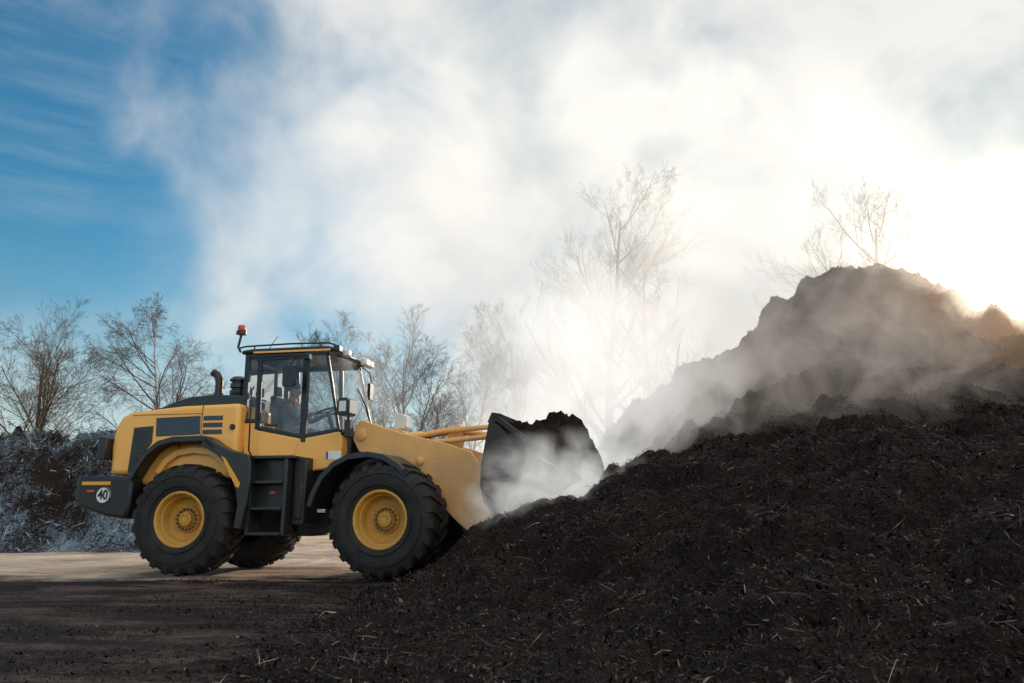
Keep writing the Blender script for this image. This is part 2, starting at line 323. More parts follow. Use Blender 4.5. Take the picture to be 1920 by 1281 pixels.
lamp('work_lamp', 2.12, 0.30, 3.31, 0.20, 0.12, par=roof, fl=True); lamp('work_lamp', 2.10, 0.54, 3.32, 0.16, 0.12, par=roof, fl=True)
lamp('work_lamp', 1.65, -0.86, 3.20, 0.11, 0.11, par=roof)
b = B(); b.tube([(2.0, -0.76, 3.28), (1.85, -0.98, 3.24), (1.55, -1.06, 3.16), (1.48, -1.06, 3.05)], 0.012, 6); b.prism([(1.39, 2.72), (1.56, 2.72), (1.58, 2.76), (1.58, 2.98), (1.55, 3.03), (1.41, 3.03), (1.38, 2.98), (1.38, 2.76)], -1.10, -1.04)
b.obj('side_mirror', BLK, cab, 0.015)
b = B(); b.tube([(1.95, 0.6, 3.28), (1.98, 0.85, 3.24), (1.98, 0.95, 3.1)], 0.012, 6); b.box(1.95, 2.0, 0.86, 1.02, 2.78, 3.06); b.obj('side_mirror', BLK, cab, 0.015)
b = B(); b.prism([(0.82, 2.05), (1.28, 2.03), (1.28, 1.93), (0.84, 1.93)], -0.28, 0.24); b.prism([(0.80, 2.0), (0.92, 2.02), (0.84, 2.72), (0.74, 2.72)], -0.24, 0.20); b.box(0.9, 1.2, -0.16, 0.12, 1.6, 1.93); b.prism([(0.74, 2.74), (0.81, 2.74), (0.79, 2.9), (0.73, 2.9)], -0.12, 0.08)
b.obj('operator_seat', SEATM, cab, 0.03)
b = B(); b.tube([(1.95, -0.02, 1.62), (1.66, -0.02, 2.44)], 0.04, 10)
cw_, ax = Vector((1.64, -0.02, 2.46)), Vector((-0.33, 0, 0.94)).normalized()
e1 = Vector((0, 1, 0)); e2 = ax.cross(e1)
b.tube([cw_ + (e1 * math.cos(a) + e2 * math.sin(a)) * 0.2 for a in np.linspace(0, 2 * math.pi, 25)], 0.016, 6, cap=False)
for a in (0.5, 2.6, 4.7): b.tube([cw_, cw_ + (e1 * math.cos(a) + e2 * math.sin(a)) * 0.2], 0.012, 5)
b.obj('steering_wheel', FRM, cab)
b = B(); b.box(1.0, 1.5, 0.3, 0.52, 1.6, 2.2); b.obj('side_console', FRM, cab, 0.03)

def wheel_parts(parent, loc, rz, flip):
    W = 0.60
    b = B()
    b.lathe([(0, 0.13), (0.085, 0.13), (0.10, 0.145), (0.10, 0.20), (0.175, 0.205), (0.19, 0.22), (0.19, 0.28), (0.0, 0.30)], 32)
    for k in range(16):
        a = 2 * math.pi * k / 16; cx, cz = 0.147 * math.cos(a), 0.147 * math.sin(a)
        b.lathe([(0, -0.04), (0.021, -0.04), (0.021, 0.0)], 6, (cx, 0.205, cz), mi=1)
    for k in range(8):
        a = 2 * math.pi * k / 8 + .2; cx, cz = 0.06 * math.cos(a), 0.06 * math.sin(a); b.lathe([(0, -0.01), (0.009, -0.01), (0.009, 0.0)], 6, (cx, 0.13, cz), mi=1)
    wh = b.obj('wheel', [RIMY, BOLT], parent)
    b = B()
    b.lathe([(0.385, 0.03), (0.40, 0.01), (0.40, -0.005), (0.385, -0.012), (0.365, -0.005), (0.355, 0.02), (0.345, 0.06), (0.345, 0.085), (0.325, 0.095), (0.315, 0.13), (0.30, 0.22), (0.275, 0.245), (0.18, 0.25), (0.18, 0.30)], 64)
    b.obj('rim', RIMY, wh)
    b = B()
    prof = [(0.385, 0.02), (0.42, -0.005), (0.50, -0.025), (0.58, -0.03), (0.66, -0.018), (0.71, 0.005), (0.745, 0.04), (0.765, 0.10), (0.772, 0.2), (0.775, 0.30), (0.772, 0.4), (0.765, 0.5), (0.745, 0.56), (0.71, 0.595), (0.6, 0.63), (0.5, 0.62), (0.385, 0.58)]
    b.lathe(prof, 72)
    nl = 22
    for k in range(nl):
        for side in (0, 1):
            a0 = 2 * math.pi * (k + 0.5 * side) / nl
            st = [(0.33, 0.80, 0.0), (0.20, 0.80, 0.07), (0.08, 0.795, 0.15), (0.015, 0.77, 0.19), (-0.012, 0.725, 0.205), (-0.022, 0.67, 0.215)]
            inn = [(0.33, 0.755, 0.0), (0.20, 0.755, 0.07), (0.10, 0.745, 0.15), (0.06, 0.73, 0.19), (0.03, 0.71, 0.205), (0.0, 0.66, 0.215)]
            vs = []
            for q, ((y, r, da), (yi, ri, _)) in enumerate(zip(st, inn)):
                hw = 0.040 + 0.006 * q
                if side: y, yi = W - y, W - yi
                for rr, yv, sgn, k2 in ((r, y, -1, 1), (r, y, 1, 1), (ri, yi, 1, 1.25), (ri, yi, -1, 1.25)):
                    a = a0 + da + sgn * hw * k2
                    vs.append((rr * math.cos(a), yv, rr * math.sin(a)))
            fs = [(0, 1, 2, 3), (23, 22, 21, 20)]
            for q in range(5):
                for e in range(4): fs.append((q * 4 + e, q * 4 + (e + 1) % 4, (q + 1) * 4 + (e + 1) % 4, (q + 1) * 4 + e))
            b.add(vs, fs)
    for rr in (0.47, 0.62):
        b.lathe([(rr - 0.008, -0.02), (rr, -0.038), (rr + 0.008, -0.02)], 72)
    b.obj('tyre', RUB, wh)
    wh.location = loc; wh.rotation_euler = (0, 0, rz + (math.pi if flip else 0))
    return wh
wheel_parts(loader, (0, -1.27, 0.80), 0, False)
wheel_parts(loader, (0, 1.27, 0.80), 0, True)
cf, sf = math.cos(FR), math.sin(FR)
def fp(s, w, z): return (1.6 + s * cf - w * sf, s * sf + w * cf, z)
wheel_parts(loader, fp(1.6, -1.27, 0.80), FR, False)
wheel_parts(loader, fp(1.6, 1.27, 0.80), FR, True)

def F(bb, name, mat, parent=loader, bevel=0.0, **k):
    if parent is loader: return bb.obj(name, mat, loader, bevel, loc=FL, rotz=FR, **k)
    return bb.obj(name, mat, parent, bevel, **k)
b = B(); b.box(0.0, 0.6, -0.33, 0.33, 0.6, 0.9); b.box(0.0, 0.6, -0.33, 0.33, 1.1, 1.35); b.prism([(0.35, 0.5), (0.4, 1.6), (0.75, 2.1), (1.0, 2.15), (1.3, 1.9), (2.1, 1.2), (2.3, 0.8), (2.1, 0.5)], -0.36, 0.36)
b.lathe([(0, -0.85), (0.14, -0.85), (0.17, -0.5), (0.2, -0.25), (0.28, 0), (0.2, 0.25), (0.17, 0.5), (0.14, 0.85), (0, .85)], 20, (1.6, 0, 0.8))
F(b, 'front_chassis', FRM, bevel=0.02)
farch = [(0.48, 0.98), (0.54, 1.18), (0.66, 1.40), (0.84, 1.58), (1.08, 1.69), (1.38, 1.72), (1.62, 1.68), (1.84, 1.56), (1.95, 1.46)]
for sg in (-1, 1):
    b = B(); b.strip(farch, 0.04, *sorted((sg * 1.27, sg * 0.66))); b.strip(farch, 0.085, *sorted((sg * 1.29, sg * 1.25))); b.box(0.5, 0.85, *sorted((sg * 0.7, sg * 0.3)), 1.2, 1.5)
    F(b, 'front_fender', BLK, bevel=0.012)
    b = B(); b.tube([(0.94, sg * 0.95, 1.66), (0.92, sg * 0.98, 2.25)], 0.026, 8)
    if sg < 0: b.box(0.89, 0.98, sg * 0.98 - 0.06, sg * 0.98 + 0.06, 1.95, 2.2)
    b.prism([(0.82, 2.26), (0.97, 2.26), (0.99, 2.31), (0.99, 2.47), (0.95, 2.51), (0.84, 2.51), (0.80, 2.45), (0.80, 2.31)], sg * 1.0 - 0.13, sg * 1.0 + 0.13)
    hl = F(b, 'head_lamp', BLK if sg < 0 else WHT, bevel=0.02)
    b = B(); b.box(0.993, 1.002, sg * 1.0 - 0.11, sg * 1.0 + 0.11, 2.29, 2.48); b.obj('head_lamp_lens', LENS, hl, 0.004)
    b = B(); b.box(0.84, 0.95, *sorted((sg * 1.13, sg * 1.138)), 2.31, 2.46); b.obj('indicator_lens', LENS, hl, 0.004)
b = B(); b.box(0.60, 0.84, -1.01, -0.995, 1.64, 1.76); pl = F(b, 'number_plate', WHT, bevel=0.003)
b = B(); b.box(0.605, 0.635, -1.014, -1.011, 1.645, 1.755); b.obj('plate_band', BLUEP, pl)
boomp = [(0.84, 2.16), (0.94, 2.24), (1.2, 2.16), (1.6, 2.03), (2.27, 1.87), (2.66, 1.74), (2.78, 1.55), (2.86, 1.22), (2.98, 0.86), (2.96, 0.74), (2.84, 0.62), (2.66, 0.62), (2.48, 0.76), (2.2, 1.02), (1.98, 1.28), (1.7, 1.44), (1.27, 1.66), (0.92, 1.78), (0.82, 1.95)]
b = B()
for sg in (-1, 1): b.prism(boomp, *sorted((sg * 0.52, sg * 0.62)))
b.tube([(2.55, -0.55, 1.2), (2.55, 0.55, 1.2)], 0.14, 20)
boom = F(b, 'lift_arm', YELD, bevel=0.012)
for sg in (-1, 1):
    for (x, z, r) in ((0.95, 2.02, 0.09), (2.85, 0.78, 0.09), (1.9, 1.62, 0.06)):
        b = B(); b.lathe([(0, 0), (r, 0), (r, 0.03 * sg), (r * .6, 0.045 * sg), (0, 0.045 * sg)], 20, (x, sg * 0.62, z)); b.obj('pivot_pin', YELD, boom)
b = B(); b.prism([(1.75, 1.62), (1.95, 1.75), (2.2, 2.12), (2.28, 2.2), (2.36, 2.12), (2.3, 1.9), (2.2, 1.55), (2.3, 1.3), (2.2, 1.2), (2.0, 1.35)], -0.12, 0.12)
b.tube([(2.27, 0, 2.1), (3.14, 0, 1.95)], 0.05, 10); bell = F(b, 'bell_crank', YELD, bevel=0.01)
b = B(); b.tube([(0.9, 0, 1.98), (1.65, 0, 2.03)], 0.085, 14); cyl = F(b, 'tilt_cylinder', YELD)
b = B(); b.tube([(1.65, 0, 2.03), (2.25, 0, 2.1)], 0.04, 12); b.obj('cylinder_rod', CHROME, cyl)
for sg in (-1, 1):
    b = B(); b.tube([(0.75, sg * 0.44, 1.0), (1.5, sg * 0.44, 1.25)], 0.08, 12); c_ = F(b, 'lift_cylinder', YELD)
    b = B(); b.tube([(1.5, sg * 0.44, 1.25), (2.2, sg * 0.44, 1.5)], 0.04, 12); b.obj('cylinder_rod', CHROME, c_)
b = B(); b.tube([(1.5, -0.25, 1.98), (2.1, -0.25, 2.08), (3.1, -0.22, 2.14)], [0.045, 0.045, 0.035], 10); b.tube([(1.9, -0.35, 1.90), (2.85, -0.35, 1.97)], 0.04, 10); F(b, 'tilt_link', YELD)
prof_o = [(3.20, 2.07), (3.08, 1.50), (3.07, 1.25), (3.12, 1.02), (3.25, 0.84), (3.42, 0.80), (4.34, 1.27)]
prof_i = [(4.32, 1.31), (3.45, 0.86), (3.28, 0.89), (3.17, 1.05), (3.12, 1.25), (3.13, 1.5), (3.25, 2.06)]
b = B(); b.prism(prof_o + prof_i, -1.4, 1.4)
for sg in (-1, 1):
    b.prism([(3.19, 2.09)] + prof_o[1:6] + [(4.36, 1.27), (4.28, 1.36), (3.6, 1.68), (3.3, 2.02)], *sorted((sg * 1.39, sg * 1.43)))
    b.prism([(3.7, 0.95), (4.42, 1.30), (4.36, 1.36), (3.72, 1.05)], *sorted((sg * 1.425, sg * 1.45)))
    b.prism([(3.28, 2.06), (4.34, 1.30), (4.38, 1.35), (3.32, 2.12)], *sorted((sg * 1.38, sg * 1.45)))
b.prism([(3.16, 2.05), (3.3, 2.05), (3.34, 2.16), (3.22, 2.18)], -1.42, 1.42)
for w in (-0.55, 0.55, 0.0): b.prism([(3.10, 1.6), (2.85, 0.95), (2.8, 0.75), (3.0, 0.68), (3.3, 0.85), (3.1, 1.1)] if w else [(3.16, 2.1), (3.0, 2.05), (3.02, 1.85), (3.12, 1.7)], w - 0.05, w + 0.05)
bucket = F(b, 'bucket', STEEL, bevel=0.008)
def l2w(x, y, z):
    return (ROOT[0] + x * math.cos(RY) - y * math.sin(RY), ROOT[1] + x * math.sin(RY) + y * math.cos(RY), z)

# ------------------------------------------------------------------ compost material
def compost_mat(name, c0, c1, c2, frost=0.0, spec=0.12):
    m, nt = new_mat(name)
    out = N(nt, 'ShaderNodeOutputMaterial'); bs = N(nt, 'ShaderNodeBsdfPrincipled')
    geo = N(nt, 'ShaderNodeNewGeometry')
    n1 = N(nt, 'ShaderNodeTexNoise'); n1.inputs['Scale'].default_value = 1.3; n1.inputs['Detail'].default_value = 10; n1.inputs['Roughness'].default_value = 0.75
    n2 = N(nt, 'ShaderNodeTexVoronoi'); n2.inputs['Scale'].default_value = 60
    n3 = N(nt, 'ShaderNodeTexNoise'); n3.inputs['Scale'].default_value = 22; n3.inputs['Detail'].default_value = 8; n3.inputs['Roughness'].default_value = 0.7
    for n_ in (n1, n2, n3): nt.links.new(geo.outputs['Position'], n_.inputs['Vector'])
    sp = N(nt, 'ShaderNodeSeparateColor'); nt.links.new(n2.outputs['Color'], sp.inputs[0])
    f = math_n(nt, 'MULTIPLY_ADD', sp.outputs[0], 0.45, n1.outputs[0]); f = math_n(nt, 'MULTIPLY_ADD', n3.outputs[0], 0.5, f)
    f = math_n(nt, 'MULTIPLY', f, 0.55)
    r = ramp(nt, f, [(0.35, c0), (0.55, c1), (0.78, c2)])
    col = r.outputs[0]
    if frost > 0:
        sn = N(nt, 'ShaderNodeSeparateXYZ'); nt.links.new(geo.outputs['Normal'], sn.inputs[0])
        n4 = N(nt, 'ShaderNodeTexNoise'); n4.inputs['Scale'].default_value = 0.7; n4.inputs['Detail'].default_value = 5; nt.links.new(geo.outputs['Position'], n4.inputs['Vector'])
        g = math_n(nt, 'MULTIPLY_ADD', sn.outputs[2], 0.30, math_n(nt, 'MULTIPLY', n3.outputs[0], 1.6)); g = math_n(nt, 'MULTIPLY_ADD', n1.outputs[0], 0.6, g); g = math_n(nt, 'MULTIPLY_ADD', n4.outputs[0], 1.2, g)
        mr = N(nt, 'ShaderNodeMapRange'); mr.inputs[1].default_value = 1.82; mr.inputs[2].default_value = 2.2; mr.inputs[4].default_value = frost
        nt.links.new(g, mr.inputs[0])
        mx = N(nt, 'ShaderNodeMix', data_type='RGBA'); mx.inputs[7].default_value = (0.38, 0.52, 0.64, 1)
        nt.links.new(mr.outputs[0], mx.inputs[0]); nt.links.new(col, mx.inputs[6]); col = mx.outputs[2]
    nt.links.new(col, bs.inputs['Base Color'])
    bs.inputs['Roughness'].default_value = 0.85; bs.inputs['Specular IOR Level'].default_value = spec
    hh = math_n(nt, 'MULTIPLY_ADD', n2.outputs[0], 0.5, n3.outputs[0])
    bp = N(nt, 'ShaderNodeBump'); bp.inputs['Strength'].default_value = 1.0; bp.inputs['Distance'].default_value = 0.06
    nt.links.new(hh, bp.inputs['Height']); nt.links.new(bp.outputs[0], bs.inputs['Normal'])
    nt.links.new(bs.outputs[0], out.inputs[0]); return m
COMP = compost_mat('compost', (0.005, 0.0026, 0.003), (0.018, 0.0098, 0.0085), (0.066, 0.038, 0.026))
FROST = compost_mat('frosted_waste', (0.010, 0.007, 0.006), (0.035, 0.023, 0.018), (0.09, 0.06, 0.045), frost=0.8)

def chip_mat(name, stops, spec=0.35, rough=0.5):
    m, nt = new_mat(name)
    out = N(nt, 'ShaderNodeOutputMaterial'); bs = N(nt, 'ShaderNodeBsdfPrincipled'); geo = N(nt, 'ShaderNodeNewGeometry')
    r = ramp(nt, geo.outputs['Random Per Island'], stops)
    nt.links.new(r.outputs[0], bs.inputs['Base Color']); bs.inputs['Roughness'].default_value = rough; bs.inputs['Specular IOR Level'].default_value = spec
    nt.links.new(bs.outputs[0], out.inputs[0]); return m
CHIP = chip_mat('wood_chips', [(0, (0.003, 0.0017, 0.002)), (0.5, (0.011, 0.006, 0.0055)), (0.88, (0.036, 0.020, 0.0155)), (0.99, (0.085, 0.055, 0.04)), (1.0, (0.24, 0.18, 0.14))], spec=0.22, rough=0.55)
TWIG = chip_mat('frosted_twigs', [(0, (0.02, 0.015, 0.012)), (0.5, (0.06, 0.048, 0.042)), (0.75, (0.18, 0.22, 0.27)), (1.0, (0.52, 0.62, 0.72))])

b = B(); nx, ny = 60, 90; vs = []
for j in range(ny + 1):
    w = -1.37 + 2.74 * j / ny
    for i in range(nx + 1):
        t = i / nx; s = 3.16 + 1.20 * t
        base = 2.04 - 0.78 * t
        e = (1 - abs(2 * t - 1) ** 3.0) * (1 - abs(w / 1.38) ** 4)
        p = Vector((s * 2.1, w * 2.1, 3.7))
        z = base + max(0, e) * (0.14 + 0.66 * t + 0.20 * noise.fractal(p, 0.6, 2.1, 6) + 0.14 * noise.noise(p * 0.6)) + 0.05 * noise.noise(p * 5.3) * e
        vs.append((s + 0.14 * e * t + 0.1 * e * noise.noise(p * 2), w, z))
b.add(vs, [(j * (nx + 1) + i, j * (nx + 1) + i + 1, (j + 1) * (nx + 1) + i + 1, (j + 1) * (nx + 1) + i) for j in range(ny) for i in range(nx)])
ld = b.obj('compost_load', COMP)
ld.location = l2w(1.6, 0, 0); ld.rotation_euler[2] = RY + FR
ld['label'] = 'heaped dark steaming compost held in the loader bucket'; ld['category'] = 'compost'

# ------------------------------------------------------------------ height fields
def rbf(ctrl):
    P = np.array(ctrl, float); X = P[:, :2]; Z = P[:, 2]
    D = np.linalg.norm(X[:, None] - X[None], axis=2)
    A = np.zeros((len(P) + 1,) * 2); A[:-1, :-1] = D; A[:-1, -1] = 1; A[-1, :-1] = 1
    w = np.linalg.solve(A, np.append(Z, 0))
    def f(x, y):
        q = np.stack([x, y], -1); out = np.zeros(len(q))
        for k in range(0, len(q), 20000):
            d = np.sqrt(((q[k:k + 20000, None] - X[None]) ** 2).sum(2) + 0.04); out[k:k + 20000] = d @ w[:-1] + w[-1]
        return out
    return f
ctrl = [(-1.5, 10.7, 0), (-.85, 10.0, .30), (-.25, 9.8, .72), (.56, 9.7, 1.08), (1.28, 9.7, 1.45), (1.9, 9.8, 1.66), (2.77, 9.5, 1.40), (3.37, 9, 1.70), (4.48, 9, 1.80), (5.83, 9, 1.72), (8, 9, 1.7), (12, 9, 1.8),
        (0, 11.7, .35), (.8, 12.0, .5), (1.8, 11.8, 1.2), (1.3, 13.5, .6), (2.8, 12, 1.75), (4, 12, 2.2), (6, 12, 2.25), (9, 12, 2.2), (13, 12, 2.3),
        (-.8, 18, .0), (.3, 18, .5), (1.3, 18, 1.5), (2.3, 18, 2.85), (2.9, 18, 3.3), (4.03, 18, 4.0), (5.0, 18, 4.4), (5.57, 18, 5.04), (6.77, 18, 6.15), (8.06, 18, 6.6), (9.3, 18, 6.4), (10.4, 18, 5.8), (10.85, 18, 5.2), (11.9, 18, 4.95), (14, 18, 4.9), (18, 18, 4.3),
        (1.2, 15, 1.0), (2.6, 15, 2.2), (4, 15, 3.0), (6, 15, 3.8), (8, 15, 4.0), (11, 15, 3.6), (15, 15, 3.3),
        (2, 22, .6), (5, 22, 2.5), (8, 22, 4), (12, 22, 3.2), (18, 22, 2.5)]
ctrl += [(x, 26.5, 0) for x in (-2, 1, 4, 8, 12, 16, 20)] + [(21, y, 0.5) for y in (6, 12, 18)]
ctrl += [(-2.6, 4.3, 0.0), (-2.1, 7, 0.0), (-1.8, 9, 0), (-1.7, 12.5, -.03), (-1.2, 14.5, -.05), (-1.4, 16.5, -.05), (-1.8, 20, -.05), (-2.8, 2, -.1), (-1, 2.2, -.02), (.3, 1.6, -.02), (-3.4, 6, -.15), (-3.4, 10, -.3), (-3.4, 14, -.3),
         (0, 4.5, .10), (1.5, 3, .12), (3, 3, .40), (5, 3, .7), (0, 6.5, .26), (1.5, 6, .55), (3, 6, .92), (5, 6, 1.22), (8, 6, 1.4), (0, 8.2, .58), (-1, 8, .12), (-1, 6, .05), (2, 8, 1.12), (2.5, .6, -.02), (6, .6, .1), (10, 3, 1.0), (12, 0.6, .4)]
HF = rbf(ctrl)
xs = np.concatenate([np.arange(-3.4, 12.5, 0.05), np.arange(12.6, 21, 0.12)])
ys = [0.7]
while ys[-1] < 27: ys.append(ys[-1] + 0.025 + 0.0048 * ys[-1])
ys = np.array(ys)
GX, GY = np.meshgrid(xs, ys); gx = GX.ravel(); gy = GY.ravel()
H0 = HF(gx, gy)
gz = np.empty_like(H0)
fr_ = noise.fractal
for i in range(len(gx)):
    h0 = H0[i]; x = gx[i]; y = gy[i]
    k = min(1.0, max(0.0, (h0 + 0.02) / 0.5))
    far = min(1.0, max(0.0, (y - 9) / 6))
    a = noise.noise(Vector((x * 0.9, y * 0.9, 1.0))); c = fr_(Vector((x * 1.9, y * 1.9, 5.0)), 0.8, 2.2, 6)
    rg = 1 - abs(noise.noise(Vector((x * 0.8 + 9, y * 0.8, 2.0)))) * 2
    # broken steps on the high mound
    v_ = h0 * 1.25 + 0.6 * a; stp = (abs((v_ % 1.0) - 0.5) - 0.25) * 0.5
    gz[i] = h0 + k * ((0.18 + 0.16 * far) * a + (0.14 + 0.12 * far) * c + 0.26 * far * (rg - 0.6) + far * stp) + (0.03 * c if h0 > -0.05 else 0) - 0.03
nxp, nyp = len(xs), len(ys)
def grid_obj(name, x, y, z, nx, ny, mat):
    me = bpy.data.meshes.new(name)
    co = np.stack([x, y, z], -1).astype(np.float32).ravel()
    j, i = np.mgrid[0:ny - 1, 0:nx - 1]; a = (j * nx + i).ravel(); q = np.stack([a, a + 1, a + nx + 1, a + nx], -1).ravel()
    nf = len(a)
    me.vertices.add(len(x)); me.vertices.foreach_set('co', co)
    me.loops.add(nf * 4); me.loops.foreach_set('vertex_index', q.astype(np.int32))
    me.polygons.add(nf); me.polygons.foreach_set('loop_start', np.arange(0, nf * 4, 4, dtype=np.int32)); me.polygons.foreach_set('loop_total', np.full(nf, 4, dtype=np.int32))
    me.polygons.foreach_set('use_smooth', [True] * nf)
    me.update(calc_edges=True); me.materials.append(mat)
    o = bpy.data.objects.new(name, me); COL.objects.link(o); return o
pile = grid_obj('compost_pile', gx, gy, gz, nxp, nyp, COMP)
pile['label'] = 'huge dark brown steaming compost pile with lumpy crest'; pile['category'] = 'compost pile'
GZ = gz.reshape(nyp, nxp)
def hz(x, y):
    ix = np.clip(np.searchsorted(xs, x) - 1, 0, nxp - 2); iy = np.clip(np.searchsorted(ys, y) - 1, 0, nyp - 2)
    tx = (x - xs[ix]) / (xs[ix + 1] - xs[ix]); ty = (y - ys[iy]) / (ys[iy + 1] - ys[iy])
    return (GZ[iy, ix] * (1 - tx) * (1 - ty) + GZ[iy, ix + 1] * tx * (1 - ty) + GZ[iy + 1, ix] * (1 - tx) * ty + GZ[iy + 1, ix + 1] * tx * ty)

def scatter(name, px, py, pz, ln, wd, mat, tilt=0.6, lift=0.3, bend=0.3):
    n = len(px); th = np.random.rand(n) * 2 * math.pi; ph = np.random.randn(n) * tilt; ro = np.random.randn(n) * tilt
    d = np.stack([np.cos(th) * np.cos(ph), np.sin(th) * np.cos(ph), np.sin(ph)], -1)
    s = np.stack([-np.sin(th) * np.cos(ro), np.cos(th) * np.cos(ro), np.sin(ro)], -1)
    up = np.cross(d, s)
    c = np.stack([px, py, pz], -1)
    c[:, 2] += lift * ln * np.random.rand(n) * 0.5 + 0.003
    L = ln[:, None] / 2; Wd = wd[:, None] / 2; bd = (np.random.randn(n) * bend)[:, None] * L
    a1 = 0.3 + 0.9 * np.random.rand(n, 1); a2 = 0.2 + 1.0 * np.random.rand(n, 1); a3 = 0.6 + 0.8 * np.random.rand(n, 1)
    v = np.stack([c - d * L - s * Wd * a1, c + bd * up - s * Wd * a3, c + d * L - s * Wd * a2 * .5, c + d * L * a3 + s * Wd * a2, c + bd * up + s * Wd * 1.1, c - d * L * a2 + s * Wd * .6], 1).reshape(-1, 3)
    me = bpy.data.meshes.new(name); me.vertices.add(n * 6); me.vertices.foreach_set('co', v.astype(np.float32).ravel())
    base = (np.arange(n) * 6)[:, None]
    q = np.concatenate([base + np.array([[0, 1, 4, 5]]), base + np.array([[1, 2, 3, 4]])], 1).reshape(-1)
    nf = n * 2
    me.loops.add(nf * 4); me.loops.foreach_set('vertex_index', q.astype(np.int32)); me.polygons.add(nf)
    me.polygons.foreach_set('loop_start', np.arange(0, nf * 4, 4, dtype=np.int32)); me.polygons.foreach_set('loop_total', np.full(nf, 4, dtype=np.int32))
    me.update(calc_edges=True); me.materials.append(mat)
    o = bpy.data.objects.new(name, me); COL.objects.link(o); return o
n = 260000
py = 1.8 + 11.5 * np.random.rand(n) ** 1.15; px = -2.8 + (py * 0.70 + 3.3) * np.random.rand(n)
pz = hz(px, py); keep = (pz > -0.02); px, py, pz = px[keep], py[keep], pz[keep]
ln = (0.007 + 0.034 * np.random.rand(len(px)) ** 5) * (0.8 + py * 0.07)
ln = np.where(np.random.rand(len(px)) < 0.006, ln * 1.8 + 0.01, ln)
ch = scatter('compost_chips', px, py, pz, ln, ln * (0.10 + 0.5 * np.random.rand(len(px)) ** 1.8), CHIP, tilt=0.75, lift=0.8); ch['kind'] = 'stuff'
ch['label'] = 'loose dark wood chips and leaves covering the compost'; ch['category'] = 'wood chips'
n = 50000
py = 11.5 + 8 * np.random.rand(n); px = 0.5 + 14 * np.random.rand(n); pz = hz(px, py); keep = pz > 0.1; px, py, pz = px[keep], py[keep], pz[keep]
ln = 0.02 + 0.07 * np.random.rand(len(px)) ** 3
c2 = scatter('compost_clods', px, py, pz, ln, ln * 0.5, CHIP, tilt=0.6); c2['kind'] = 'stuff'; c2['label'] = 'coarse dark clods over the high compost mound'; c2['category'] = 'compost'
n = 5500
py = 2.2 + 8 * np.random.rand(n); px = -2.4 + (py * 0.72 + 3.0) * np.random.rand(n); pz = hz(px, py); keep = pz > -0.02; px, py, pz = px[keep], py[keep], pz[keep]
ln = 0.03 + 0.18 * np.random.rand(len(px)) ** 4
STRAW = chip_mat('straw', [(0, (0.02, 0.012, 0.01)), (0.8, (0.09, 0.06, 0.042)), (1.0, (0.42, 0.33, 0.25))])
st = scatter('twigs', px, py, pz, ln, np.full(len(px), 0.0045), STRAW, tilt=0.4, bend=0.2, lift=0.6); st['kind'] = 'stuff'; st['label'] = 'thin pale twigs lying on the compost'; st['category'] = 'twigs'

